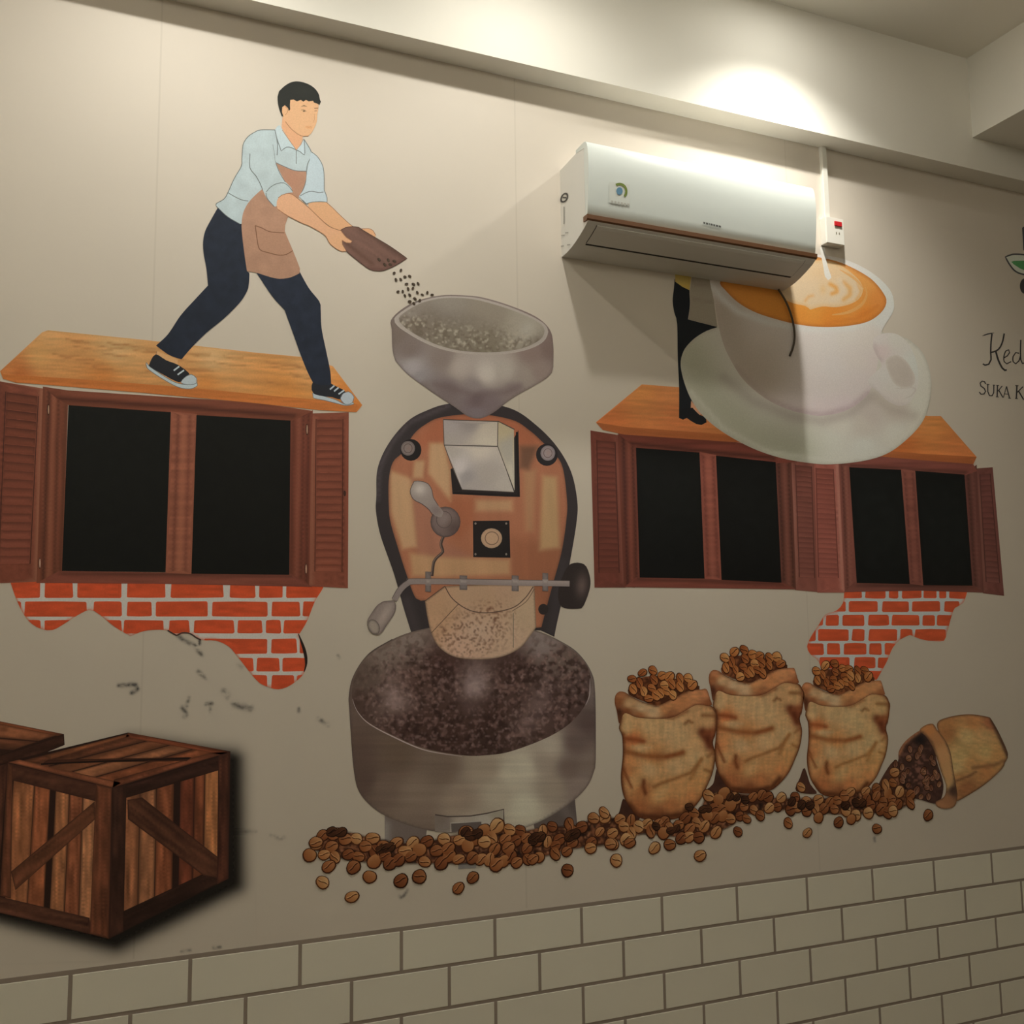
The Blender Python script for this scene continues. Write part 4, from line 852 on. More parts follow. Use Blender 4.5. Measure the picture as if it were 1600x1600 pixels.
art('drawer_pull', dw, [F([(705, 1287), (752, 1284), (753, 1298), (706, 1300)], (84, 74, 64)), R([(704, 1300), (704, 1286), (754, 1283), (755, 1296)], 1.3, (150, 140, 122), sm=False)], 10)

INKGAIN[0] = 1.0
# ------------------------------------------------------------------ woman standing behind the cup (printed, mostly hidden)
wo = mural('person', 'woman in black seen from waist to shoe, standing behind the big saucer', 'person', 1075, 660)
art('trousers', wo, [F([(1054, 436, 1), (1066, 430), (1080, 434, 1), (1077.5, 454), (1078, 477), (1075, 499, 1), (1094, 504), (1119.5, 510.5, 1), (1130, 530), (1110, 600), (1092, 640), (1096, 648), (1080, 648), (1067, 655.6), (1061, 653, 1), (1061, 605), (1059, 560), (1058, 506), (1053.5, 488), (1051, 470), (1053, 450)], (19, 21, 22), 8, True)], 11)
art('waistband', wo, [F([(1055, 425), (1082, 420), (1080, 434), (1077.3, 453.5), (1066, 448), (1055, 440)], [(150, 128, 66), ('blob', 1070, 448, 9, 5, (164, 138, 62), .7)], 4)], 12, 'yellow cloth at the waist')
art('apron', wo, [F([(1081, 430), (1113, 435), (1116, 475), (1121, 511), (1094, 503.5), (1076, 499), (1078.5, 477), (1078, 454)], [(122, 112, 92), ('line', [(1084, 468), (1115, 472)], 2, (106, 94, 76), .5), ('line', [(1084, 444), (1112, 448)], 3, (108, 96, 78), .5)], 5)], 10.5, 'pale cloth between figure and cup')
art('ankle', wo, [F([(1080, 626), (1096, 646), (1092, 652), (1079, 640)], (176, 128, 92))], 11.6)
art('shoe', wo, [F([(1061, 640, 1), (1061, 652, 1), (1067, 656), (1073, 653, 1), (1080, 658), (1088, 662.5), (1096, 664), (1104, 660), (1103, 652), (1093, 648), (1082, 637, 1)], (18, 18, 18), 0, True)], 12)

# ------------------------------------------------------------------ giant cup and saucer (printed)
INKGAIN[0] = np.array((.93, .90, .87))
sa = mural('saucer', 'huge white saucer under the coffee cup, half in the air conditioner shadow', 'saucer', 1290, 724)
so = [(1063.5, 571), (1066, 554), (1073.7, 540), (1091.7, 524), (1118.7, 512), (1180, 500), (1260, 496), (1340, 506), (1385, 521), (1412, 527), (1425, 534), (1441, 550), (1451, 572.5), (1455.5, 600), (1451, 634), (1440, 661), (1417.5, 686), (1387.5, 708), (1350, 720), (1300, 725.5), (1265, 723.5), (1220, 715.5), (1175, 700), (1130, 675.5), (1098.5, 650), (1080.5, 625), (1069, 597)]
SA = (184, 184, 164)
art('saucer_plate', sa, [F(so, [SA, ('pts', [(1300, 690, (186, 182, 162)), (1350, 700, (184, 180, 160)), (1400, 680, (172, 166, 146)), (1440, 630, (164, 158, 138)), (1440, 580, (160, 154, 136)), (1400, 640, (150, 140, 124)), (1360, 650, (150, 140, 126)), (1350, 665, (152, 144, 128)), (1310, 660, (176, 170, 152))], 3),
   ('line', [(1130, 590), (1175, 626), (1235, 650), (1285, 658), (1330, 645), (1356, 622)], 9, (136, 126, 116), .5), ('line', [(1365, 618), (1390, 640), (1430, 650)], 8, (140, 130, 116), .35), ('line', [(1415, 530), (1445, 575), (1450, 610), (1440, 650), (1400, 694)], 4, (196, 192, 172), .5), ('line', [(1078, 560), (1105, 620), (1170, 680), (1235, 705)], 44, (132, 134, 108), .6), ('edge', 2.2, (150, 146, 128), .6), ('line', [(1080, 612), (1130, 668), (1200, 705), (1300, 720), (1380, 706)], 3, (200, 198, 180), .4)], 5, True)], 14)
INKGAIN[0] = 1.0
cu = mural('coffee_cup', 'huge white cup of latte below the air conditioner, its right half brightly lit', 'cup', 1290, 650)
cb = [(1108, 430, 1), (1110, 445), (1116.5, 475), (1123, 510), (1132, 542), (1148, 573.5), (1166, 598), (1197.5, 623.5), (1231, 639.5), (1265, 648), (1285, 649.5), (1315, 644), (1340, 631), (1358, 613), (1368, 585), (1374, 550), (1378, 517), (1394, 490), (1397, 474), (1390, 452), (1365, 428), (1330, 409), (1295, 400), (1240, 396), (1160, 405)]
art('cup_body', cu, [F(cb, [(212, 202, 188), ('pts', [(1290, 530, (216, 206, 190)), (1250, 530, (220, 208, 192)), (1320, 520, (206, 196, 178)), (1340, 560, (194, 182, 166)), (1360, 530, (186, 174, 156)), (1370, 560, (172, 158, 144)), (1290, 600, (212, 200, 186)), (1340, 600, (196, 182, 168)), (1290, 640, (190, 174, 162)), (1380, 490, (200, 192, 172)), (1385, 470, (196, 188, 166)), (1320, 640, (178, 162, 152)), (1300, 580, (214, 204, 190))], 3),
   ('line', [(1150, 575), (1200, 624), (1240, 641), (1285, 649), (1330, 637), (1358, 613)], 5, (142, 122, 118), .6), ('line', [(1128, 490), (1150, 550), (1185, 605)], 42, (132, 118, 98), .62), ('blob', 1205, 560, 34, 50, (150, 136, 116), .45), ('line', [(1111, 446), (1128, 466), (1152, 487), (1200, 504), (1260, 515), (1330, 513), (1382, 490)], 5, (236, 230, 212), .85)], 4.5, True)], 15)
hn = [(1365, 528, 1), (1380, 521), (1398, 521), (1412, 529), (1424, 545), (1432, 566), (1435, 592), (1431, 612), (1420, 630), (1404, 634), (1386, 626), (1372, 612), (1358, 602, 1), (1356, 594), (1372, 578), (1378, 570), (1370, 556), (1364, 542)]
hh_ = art('cup_handle', cu, [F(hn, [(192, 182, 164), ('pts', [(1375, 530, (186, 174, 158)), (1400, 530, (184, 174, 154)), (1430, 570, (184, 178, 158)), (1425, 615, (172, 162, 144)), (1390, 620, (178, 166, 150)), (1368, 600, (196, 184, 168)), (1382, 590, (200, 190, 172)), (1376, 548, (160, 144, 132)), (1395, 605, (186, 176, 158)), (1405, 628, (164, 152, 136))], 3), ('line', [(1366, 540), (1370, 556), (1376, 562)], 4, (140, 124, 114), .6), ('line', [(1360, 603), (1375, 617), (1398, 632), (1420, 634)], 3, (142, 130, 118), .5)], 4, True)], 15.6)
art('handle_opening', hh_, [F([(1384, 563), (1398, 555), (1409, 558), (1422, 572), (1430, 592), (1424, 605), (1408, 606), (1396, 598), (1388, 582)], [(146, 134, 118), ('blob', 1412, 585, 14, 18, (138, 126, 110), .5), ('edge', 2, (172, 162, 144), .6)], 4, True), R([(1398, 607), (1410, 607), (1425, 605), (1431, 608), (1424, 618), (1412, 623)], 3, (150, 140, 124), taper=True)], 17)
co = [(1125, 443), (1132, 452), (1150, 470), (1172, 484), (1200, 495), (1250, 507.5), (1300, 511), (1350, 504.5), (1375, 490), (1385, 473), (1380, 457.5), (1360, 435), (1325, 415), (1295, 405), (1250, 399), (1200, 402), (1150, 418), (1130, 432)]
cf = art('coffee', cu, [F(co, [(206, 130, 52), ('pts', [(1250, 495, (212, 136, 54)), (1300, 498, (208, 128, 48)), (1350, 490, (196, 116, 44)), (1375, 470, (192, 118, 52)), (1350, 440, (206, 140, 70)), (1310, 415, (216, 156, 90)), (1270, 480, (222, 146, 60)), (1340, 475, (216, 142, 64))], 3), ('edge', 3, (150, 84, 36), .55), ('line', [(1290, 505), (1340, 497), (1372, 478)], 2.5, (176, 100, 40), .5)], 4, True)], 17)
CR = (240, 208, 164)
art('latte_art', cf, [F([(1215, 440), (1232, 420), (1262, 408), (1296, 408), (1322, 420), (1344, 440), (1348, 456), (1341, 468), (1326, 476), (1306, 480), (1285, 479), (1266, 484, 1), (1258, 478), (1240, 474), (1222, 464)], [CR, ('blob', 1290, 425, 36, 14, (236, 196, 144), .7), ('line', [(1297, 444), (1306, 449), (1308, 456), (1300, 459)], 3.2, (216, 150, 72), .9), ('line', [(1318, 441), (1328, 450), (1328, 461), (1318, 468)], 3.4, (220, 160, 86), .8), ('line', [(1338, 441), (1345, 455), (1338, 468)], 2.6, (224, 168, 98), .7), ('blob', 1286, 452, 5, 8, (222, 178, 118), .7), ('line', [(1312, 438), (1318, 452), (1312, 464), (1300, 468)], 4, (244, 216, 178), .8), ('line', [(1336, 440), (1340, 458), (1330, 470)], 3, (244, 216, 178), .7), ('line', [(1258, 470), (1264, 463), (1270, 462)], 2.4, (214, 158, 92), .7), ('edge', 4, (226, 172, 104), .5)], 3, True), R([(1352, 448), (1354, 462), (1345, 477), (1325, 488), (1300, 492)], 5, (222, 158, 86), taper=True), R([(1312, 421), (1336, 436), (1350, 452)], 4, (228, 172, 106), taper=True)], 18.3)
ms = mural('milk_stream', 'thin white stream of milk falling into the coffee beside the switch box', 'milk', 1292, 435)
art('stream', ms, [F([(1281.5, 386), (1288.5, 386), (1290, 402), (1294, 418), (1299, 434), (1294, 438), (1289, 432), (1286, 414), (1283, 400)], (240, 230, 212), 0, True)], 20)
INKGAIN[0] = .66
# ------------------------------------------------------------------ wooden crates (printed)
def board(name, t, q, c, layer, ang, seed, dark=.45, label=None):
    return art(name, t, [F(q, [c, ('grain', ang, 60, 3.5, .34, seed), ('grain', ang, 25, 9, .24, seed+7), ('edge', 2.0, (24, 13, 8), dark)], 3.6)], layer, label)
def shadow_print(t, poly, w_, a, layer):
    P = np.array(poly); lo = P.min(0)-w_*2; hi = P.max(0)+w_*2
    Q, T = tri_fill([(lo[0], lo[1]), (hi[0], lo[1]), (hi[0], hi[1]), (lo[0], hi[1])], 6)
    ins = inside(P, Q); d = seg_dist(P, Q, True); d = np.where(ins, 0, d)
    A = a*np.exp(-(d/w_)**2)
    raw_art('printed_drop_shadow', t, [(Q, T, np.tile(ink((20, 16, 11), *P.mean(0)), (len(Q), 1)), A)], layer, 'soft dark halo printed round the crate')
c1 = mural('wooden_crate', 'dark wooden crate with diagonal braces standing whole at lower left', 'crate', 175, 1465)
shadow_print(c1, [(208, 1170), (362, 1190), (364, 1378), (180, 1470), (0, 1425), (-20, 1400), (0, 1250)], 19, .93, 1)
cq = [(12, 1190), (175, 1230), (170, 1467), (-6, 1424)]          # left face
rq = [(175, 1230), (360, 1174), (357, 1373), (170, 1467)]         # right face
tq = [(12, 1190), (200, 1144.5), (360, 1174), (175, 1230)]        # top: left, back, right, front
art('crate_back', c1, [F([(12, 1190), (200, 1144.5), (360, 1174), (357, 1373), (170, 1467), (-6, 1424)], (34, 19, 12))], 4)
rc = random.Random(3)
cols = [(122, 74, 42), (112, 62, 34), (92, 48, 28), (128, 80, 46), (108, 60, 34), (132, 86, 52)]
us = [.07, .27, .42, .47, .60, .73, .88]
for k in range(len(us)-1):
    if k == 2: continue
    board('plank', c1, quad(cq, us[k], .06, us[k+1]-.004, .93), cols[k], 5, 1.57, 11+k)
us = [.10, .24, .38, .53, .58, .70, .79, .93]
cols2 = [(116, 72, 42), (124, 80, 48), (104, 58, 32), (30, 17, 11), (92, 46, 26), (96, 52, 28), (138, 88, 48)]
for k in range(len(us)-1):
    if k == 3: continue
    board('plank', c1, quad(rq, us[k], .04, us[k+1]-.004, .95), cols2[k], 5, 1.57, 31+k)
for k, (v0, v1, c) in enumerate(((.05, .30, (84, 48, 28)), (.30, .52, (104, 62, 36)), (.52, .74, (120, 76, 46)), (.74, .96, (104, 58, 32)))):
    q = [lerp(tq[0], tq[3], v0), lerp(tq[1], tq[2], v0), lerp(tq[1], tq[2], v1-.015), lerp(tq[0], tq[3], v1-.015)]
    board('plank', c1, q, c, 5, -.25, 51+k)
DK = (64, 36, 22)
# left face frame
board('rail', c1, [(12, 1192), (152, 1226), (150, 1252), (14, 1218)], (66, 38, 24), 7, .2, 61)
board('rail', c1, [(-4, 1400), (140, 1434), (143, 1460), (-6, 1425)], (58, 32, 19), 7, .2, 62)
board('brace', c1, [(148, 1252), (149, 1280), (24, 1391), (17, 1362)], (78, 44, 25), 8, -.68, 63)
board('stile', c1, [(12, 1192), (20, 1196), (17, 1404), (0, 1400)], (86, 48, 28), 9, 1.57, 64)
board('stile', c1, [(150, 1225), (175, 1231), (170, 1467), (140, 1459)], (84, 46, 26), 9, 1.57, 65)
# right face frame
board('rail', c1, [(190, 1229), (358, 1177), (357, 1199), (190, 1249)], (44, 25, 16), 7, -.28, 66)
board('rail', c1, [(190, 1425), (357, 1347), (357, 1373), (192, 1456)], (40, 23, 14), 7, -.45, 67)
board('brace', c1, [(199, 1250), (222, 1246), (344, 1342), (341, 1372), (318, 1368), (200, 1280)], (64, 37, 22), 8, .66, 68)
board('stile', c1, [(175, 1231), (198, 1224), (193, 1456), (170, 1467)], (46, 26, 16), 9, 1.57, 69)
board('stile', c1, [(341, 1181), (360, 1174), (357, 1373), (339, 1382)], (60, 32, 19), 9, 1.57, 70)
# top frame and diagonal
board('rail', c1, [(66, 1181), (198, 1147), (203, 1150), (80, 1186)], (122, 72, 40), 7, -.26, 71)
board('rail', c1, [(200, 1145), (360, 1175), (345, 1179), (196, 1152)], (112, 58, 32), 7, .19, 72)
board('rail', c1, [(12, 1191), (30, 1187), (190, 1223), (176, 1231)], (112, 64, 38), 7, .24, 73)
board('rail', c1, [(176, 1231), (178, 1218), (330, 1176), (360, 1175)], (104, 58, 34), 7, -.3, 74)
board('brace', c1, [(66, 1193), (75, 1187), (300, 1183), (292, 1189)], (70, 38, 22), 8, 0, 75)
art('gap', c1, [R([(64, 1194), (150, 1190), (296, 1185)], 2.6, (26, 15, 10))], 9.4)
c2 = mural('wooden_crate', 'dark wooden crate cut off by the left edge, tucked behind the whole crate', 'crate', 10, 1195)
art('crate_back', c2, [F([(-110, 1150), (-20, 1122), (0, 1127), (100, 1147), (101, 1164), (62, 1180), (12, 1192), (10, 1372), (-110, 1400)], (40, 23, 14))], 2.5)
board('plank', c2, [(-30, 1130), (0, 1130), (92, 1148), (60, 1158), (-30, 1150)], (104, 62, 36), 3, .2, 81)
board('plank', c2, [(-30, 1152), (58, 1159), (20, 1172), (-30, 1168)], (92, 54, 32), 3, .1, 82)
board('rail', c2, [(-20, 1122), (0, 1127), (100, 1147), (90, 1150), (0, 1132), (-20, 1128)], (122, 66, 36), 3.5, .2, 83)
board('rail', c2, [(100, 1148), (101, 1164), (58, 1180), (0, 1196), (-30, 1200), (-30, 1184), (0, 1180)], (50, 28, 17), 3.5, -.3, 84)
board('stile', c2, [(-30, 1196), (12, 1192), (8, 1370), (-30, 1380)], (58, 32, 20), 3.2, 1.57, 85)

INKGAIN[0] = 1.0
# ------------------------------------------------------------------ coffee beans: one printed bean per object
def bean_mesh(i, body, light, dark, crease=True):
    """drawn in metres on the wall plane about its centre, unit length 1"""
    r = random.Random(100+i); V = []; T = []; C = []
    def add(poly, off, cfun):
        k = len(V); n = len(poly); cx = sum(p[0] for p in poly)/n; cz = sum(p[1] for p in poly)/n
        V.append((cx, -off, cz)); C.append(cfun(cx, cz))
        for x, z in poly: V.append((x, -off, z)); C.append(cfun(x, z))
        for q in range(n): T.append((k, k+1+q, k+1+(q+1) % n))
    asp = r.uniform(.72, .88)
    n = 14
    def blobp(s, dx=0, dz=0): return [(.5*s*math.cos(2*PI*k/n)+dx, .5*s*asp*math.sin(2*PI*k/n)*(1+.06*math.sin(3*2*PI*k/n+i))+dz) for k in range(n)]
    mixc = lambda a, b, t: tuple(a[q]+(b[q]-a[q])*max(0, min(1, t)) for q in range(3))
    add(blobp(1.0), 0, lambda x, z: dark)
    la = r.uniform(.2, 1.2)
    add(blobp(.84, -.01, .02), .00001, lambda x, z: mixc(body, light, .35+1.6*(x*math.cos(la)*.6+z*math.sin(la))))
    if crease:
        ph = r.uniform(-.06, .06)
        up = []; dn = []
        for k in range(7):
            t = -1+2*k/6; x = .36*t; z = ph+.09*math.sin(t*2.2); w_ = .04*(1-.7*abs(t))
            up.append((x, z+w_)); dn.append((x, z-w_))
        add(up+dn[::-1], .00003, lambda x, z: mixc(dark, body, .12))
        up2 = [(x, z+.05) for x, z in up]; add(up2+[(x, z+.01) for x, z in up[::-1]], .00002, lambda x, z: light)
    me = bpy.data.meshes.new('coffee_bean'); me.from_pydata(V, [], [t[::-1] for t in T])
    a_ = me.color_attributes.new('ink', 'FLOAT_COLOR', 'POINT')
    cl = np.array([tuple(s2l(c))+(1,) for c in C], np.float32); a_.data.foreach_set('color', cl.ravel())
    me.materials.append(INK)
    return me
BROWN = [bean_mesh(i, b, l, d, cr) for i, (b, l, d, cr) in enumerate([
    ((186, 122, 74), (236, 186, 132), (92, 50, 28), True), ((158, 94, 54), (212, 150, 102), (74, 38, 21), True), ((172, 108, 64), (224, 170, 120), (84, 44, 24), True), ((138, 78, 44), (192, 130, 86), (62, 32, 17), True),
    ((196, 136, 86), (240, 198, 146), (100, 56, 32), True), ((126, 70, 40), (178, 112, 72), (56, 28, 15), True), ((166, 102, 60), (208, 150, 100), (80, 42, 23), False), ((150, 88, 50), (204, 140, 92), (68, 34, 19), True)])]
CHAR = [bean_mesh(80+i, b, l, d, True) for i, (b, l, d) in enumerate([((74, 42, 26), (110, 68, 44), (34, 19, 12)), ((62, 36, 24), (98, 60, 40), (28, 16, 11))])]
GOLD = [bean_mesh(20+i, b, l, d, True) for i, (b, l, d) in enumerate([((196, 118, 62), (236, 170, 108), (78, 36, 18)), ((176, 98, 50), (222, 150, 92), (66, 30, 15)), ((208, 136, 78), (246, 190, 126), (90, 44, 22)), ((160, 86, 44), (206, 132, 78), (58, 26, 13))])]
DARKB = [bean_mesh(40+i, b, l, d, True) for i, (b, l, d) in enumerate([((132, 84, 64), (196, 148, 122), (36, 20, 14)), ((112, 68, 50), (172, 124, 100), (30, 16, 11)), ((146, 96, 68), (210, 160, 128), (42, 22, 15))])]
BLK = [bean_mesh(60, (72, 58, 46), (110, 92, 76), (30, 24, 19), True)]
bseq = [0]
def bean(px, py, size, rot, variants, layer, label, group):
    """size: length in drawing units"""
    x, z = wall_xz(px, py); x1, _ = wall_xz(px+size, py)
    o = bpy.data.objects.new('coffee_bean', rb.choice(variants))
    bseq[0] += 1
    off = .0002+(layer+.0011*bseq[0]*8)*LAY
    s = abs(float(x1-x))
    o.location = (float(x), -off, float(z)); o.rotation_euler = (0, rot, 0); o.scale = (s, 1, s*rb.uniform(.92, 1.08))
    setp(o, label, 'coffee bean', group); link(o); return o
rb = random.Random(21)
# falling beans and beans lying in the scoop
for x, y in [(1170, 980), (1085, 1015), (1220, 1062), (1280, 1055), (1108, 1100), (1167, 1095), (1240, 1152), (1327, 1155), (1385, 1148), (1260, 1213), (1320, 1205), (1133, 1248), (1193, 1245), (1375, 1260), (1437, 1285), (1500, 1260), (1560, 1287), (1220, 1297), (1280, 1290), (1345, 1337), (1405, 1360), (1280, 1372), (1332, 1397)]:
    bean(480+x/8, 300+y/8, rb.uniform(5.0, 6.2), rb.uniform(0, 3), BLK, 26, 'tiny dark bean falling from the scoop toward the hopper', 'beans falling into the hopper')
for x, y in [(592, 406), (606.5, 407), (601, 414), (609.5, 413.5), (616, 408.5)]:
    bean(x, y, 6, rb.uniform(0, 3), BLK, 26, 'tiny dark bean lying in the mouth of the scoop', 'beans in the scoop')

# ------------------------------------------------------------------ sacks (printed)
SKB = (190, 148, 92); BRN = (112, 60, 28); DBR = (62, 32, 16); LT = (222, 182, 122)
INKGAIN[0] = np.array((.62, .60, .56))
def sack(label, x0, y0, w_, h_, px, py, layer, which):
    f = lambda pts: [(x0+(p[0]-10)/150.0*w_, y0+(p[1]-12)/239.0*h_)+tuple(p[2:]) for p in pts]   # unit: 950+u/.. drawing of the first sack
    s = w_/150.0
    t = mural('coffee_sack', label, 'sack', px, py)
    U = lambda L: f([(a/6.154, b/6.154) for a, b in L])
    body = f([(16, 70), (20, 92), (17, 108), (22, 120), (23, 150), (20, 185), (24, 212), (34, 232), (50, 248), (80, 252), (112, 248), (130, 236), (146, 217), (156, 196), (164, 176), (168, 150), (164, 130), (169, 112), (170, 88), (160, 72), (120, 66), (60, 72)])
    strokes = [('pts', [p[:2]+(c,) for p, c in zip(U([(170, 640), (400, 650), (600, 680), (700, 750), (850, 800), (980, 740), (250, 780), (300, 870), (450, 940), (200, 960), (400, 1060), (650, 1020), (850, 950), (170, 1080), (250, 1180), (340, 1260), (500, 1300), (700, 1250), (800, 1330), (600, 1420), (300, 1430), (500, 1500), (900, 1200), (980, 1100), (950, 600)]),
        [LT, LT, (202, 166, 112), LT, (200, 160, 104), (122, 66, 38), (160, 96, 52), LT, (156, 108, 62), (176, 122, 72), LT, LT, (204, 168, 112), (164, 108, 62), (190, 146, 92), (146, 94, 52), (190, 146, 90), (184, 136, 82), (160, 108, 62), (150, 96, 54), (138, 84, 46), (112, 66, 36), (172, 126, 74), (178, 136, 82), (188, 148, 96)])], 3.0)]
    L = lambda pts, wd, c, a: ('line', U(pts), wd*s, c, a)
    strokes += [L([(150, 760), (250, 770), (340, 790)], 4, (115, 58, 27), 0.95), L([(150, 720), (130, 760), (160, 800)], 3, BRN, .7), L([(180, 890), (350, 930), (560, 940), (720, 900)], 5, (117, 67, 32), 0.9), L([(560, 935), (660, 915), (720, 890)], 2.4, BRN, .8), L([(910, 700), (960, 770), (985, 830)], 7, (74, 33, 16), 0.95), L([(1000, 690), (920, 720)], 5, (109, 60, 31), 0.75),
        L([(740, 620), (770, 590), (810, 610)], 2.2, (104, 64, 33), 0.85), L([(910, 540), (1010, 545)], 3.4, (110, 70, 37), 0.85), L([(150, 1050), (180, 1130), (225, 1230)], 2.4, (106, 58, 28), 0.95), L([(345, 1170), (340, 1230), (360, 1290)], 3.2, (90, 47, 22), 0.95), L([(440, 1230), (520, 1190), (640, 1150), (800, 1090), (900, 960)], 2.6, (124, 79, 40), 0.95), L([(900, 960), (850, 1050), (800, 1150)], 3.4, (129, 85, 44), 0.75), L([(930, 1060), (1000, 1090)], 2.4, (117, 72, 35), 0.75), L([(960, 940), (1000, 900)], 3, (117, 75, 39), 0.75), L([(560, 560), (620, 570), (760, 500)], 3, (109, 62, 32), 0.65),
        L([(150, 840), (135, 1000), (130, 1150), (150, 1300)], 2.6, (87, 44, 21), 0.75), L([(200, 1400), (280, 1500), (500, 1530), (720, 1490), (800, 1400)], 5, (57, 28, 12), 0.9), L([(1040, 560), (1050, 700), (1020, 800)], 2.6, (93, 50, 24), 0.75), L([(230, 840), (420, 850)], 2.2, (214, 180, 124), .5), L([(560, 1240), (470, 1330)], 5, (206, 168, 108), .5), ('grain', 1.57, 14, 2.2, .10, which), ('grain', 0, 12, 2.2, .07, which+4), ('edge', 4.5*s, (104, 58, 28), 0.7000000000000001), ('edge', 1.7*s, (57, 26, 12), 0.95)]
    art('sack_body', t, [F(body, [SKB]+strokes, 3.0, True, 4)], layer)
    mouth = U([(190, 300), (260, 200), (450, 160), (700, 200), (880, 260), (880, 300), (700, 360), (480, 440), (330, 400), (200, 340)])
    art('sack_mouth', t, [F(mouth, [(66, 34, 17), ('speck', 4, .5, (140, 82, 44), .6, None, which)], 3.5, True)], layer+1, 'dark heap of beans in the sack mouth')
    rim = U([(70, 350), (110, 310), (170, 320), (210, 350), (330, 410), (450, 440), (480, 450), (620, 380), (760, 310), (900, 290), (950, 290), (985, 390), (1000, 440), (960, 450), (850, 440), (720, 510), (620, 560), (480, 575), (280, 560), (160, 520), (110, 620), (85, 500), (65, 420)])
    art('rolled_rim', t, [F(rim, [(162, 112, 68), ('pts', [p[:2]+(c,) for p, c in zip(U([(100, 400), (130, 340), (200, 430), (320, 470), (440, 500), (560, 470), (700, 400), (850, 350), (930, 350), (960, 420), (600, 530), (300, 540), (180, 500), (100, 520)]), [(128, 78, 44), (152, 100, 62), (192, 156, 108), (200, 170, 124), (196, 164, 118), (168, 116, 70), (162, 108, 64), (170, 116, 72), (160, 106, 66), (120, 70, 38), (128, 80, 46), (136, 86, 50), (116, 68, 38), (66, 34, 18)])], 3), ('line', U([(190, 340), (330, 410), (460, 450), (620, 380), (760, 310)]), 2*s, (66, 34, 18), .7), ('line', U([(160, 520), (300, 568), (480, 578), (640, 555), (760, 490), (860, 440), (980, 460)]), 2*s, (92, 50, 28), .8), ('grain', .1, 9, 3, .12, which+2), ('edge', 1.5*s, (90, 50, 28), .6)], 3.0, True, 4)], layer+2.2)
    art('seam', t, [R(U([(1000, 470), (1050, 540), (1040, 640), (1025, 760)]), 1.6*s, (84, 46, 26), taper=True)], layer+2.2)
    for a, b, r_ in [(230, 190, .3), (330, 130, -.3), (430, 110, .5), (300, 230, 1.4), (240, 290, 1.2), (340, 310, 1.3), (440, 200, .9), (420, 280, .4), (520, 160, .1), (590, 170, -.2), (540, 250, .3), (610, 240, 1.0), (500, 330, 1.0), (460, 350, .8), (560, 310, .7), (690, 190, 1.1), (690, 265, 1.2), (770, 185, .4), (810, 250, -.3), (620, 345, .9), (390, 380, .1)]:
        p = U([(a, b)])[0]
        bean(p[0], p[1], rb.uniform(15.5, 19)*s, r_+rb.uniform(-.2, .2), GOLD, layer+5, 'golden brown bean heaped in the mouth of the %s' % which_name[which], 'beans heaped in the %s' % which_name[which])
    return t
which_name = {1: 'leftmost upright sack', 2: 'middle upright sack', 3: 'right upright sack', 4: 'fallen sack'}
sack('burlap coffee sack at the left of the upright three, nearest the roaster', 960, 1042, 150, 239, 1040, 1280, 14, 1)
sack('burlap coffee sack in the middle of the upright three, set highest', 1107, 1010, 139, 229, 1180, 1238, 13, 2)
sack('burlap coffee sack at the right of the upright three, in front of bricks', 1252, 1032, 129, 213, 1320, 1245, 13, 3)
INKGAIN[0] = .75
fs = mural('coffee_sack', 'fallen burlap sack lying on its side and spilling beans at far right', 'sack', 1490, 1262)
art('sack_body', fs, [F([(1464, 1131), (1482, 1120.5), (1515, 1116), (1547, 1121), (1551, 1127), (1562, 1147), (1575, 1178), (1570, 1192), (1565, 1202), (1537, 1227), (1495, 1252), (1485, 1245), (1480, 1200), (1472, 1160)], [(128, 96, 54), ('pts', [(1480, 1130, (120, 78, 42)), (1520, 1128, (122, 78, 42)), (1480, 1145, (108, 68, 36)), (1510, 1150, (142, 112, 66)), (1540, 1150, (134, 100, 58)), (1500, 1180, (146, 114, 66)), (1540, 1175, (138, 106, 60)), (1560, 1180, (124, 86, 46)), (1520, 1195, (120, 82, 44)), (1500, 1215, (110, 72, 38)), (1540, 1205, (112, 70, 36)), (1510, 1230, (92, 54, 28)), (1495, 1200, (142, 112, 66)), (1550, 1130, (106, 60, 34))], 3), ('line', [(1490, 1222), (1515, 1212), (1525, 1206)], 2, (60, 34, 18), .7), ('line', [(1520, 1200), (1555, 1195), (1572, 1187)], 3, (72, 42, 22), .6), ('line', [(1549, 1125), (1562, 1152), (1574, 1180)], 3, (38, 22, 14), .85), ('grain', .3, 10, 2.4, .12, 5), ('edge', 1.8, (48, 28, 17), .8)], 3, True, 4)], 13)
art('sack_mouth', fs, [F([(1403, 1190), (1404, 1175), (1412, 1161), (1424, 1150), (1436, 1142), (1444, 1140), (1458, 1160), (1464, 1190), (1474, 1225), (1470, 1250), (1462, 1256), (1440, 1250), (1425, 1245), (1400, 1226), (1392, 1205)], [(40, 23, 16), ('speck', 4.5, .5, (104, 64, 46), .7, [(1430, 1205, 40, 40)], 9), ('blob', 1438, 1156, 9, 9, (14, 11, 9), .9), ('line', [(1405, 1178), (1412, 1162), (1426, 1150), (1436, 1143)], 3, (124, 76, 44), .8)], 3, True, 4)], 13.5, 'dark mouth of the fallen sack')
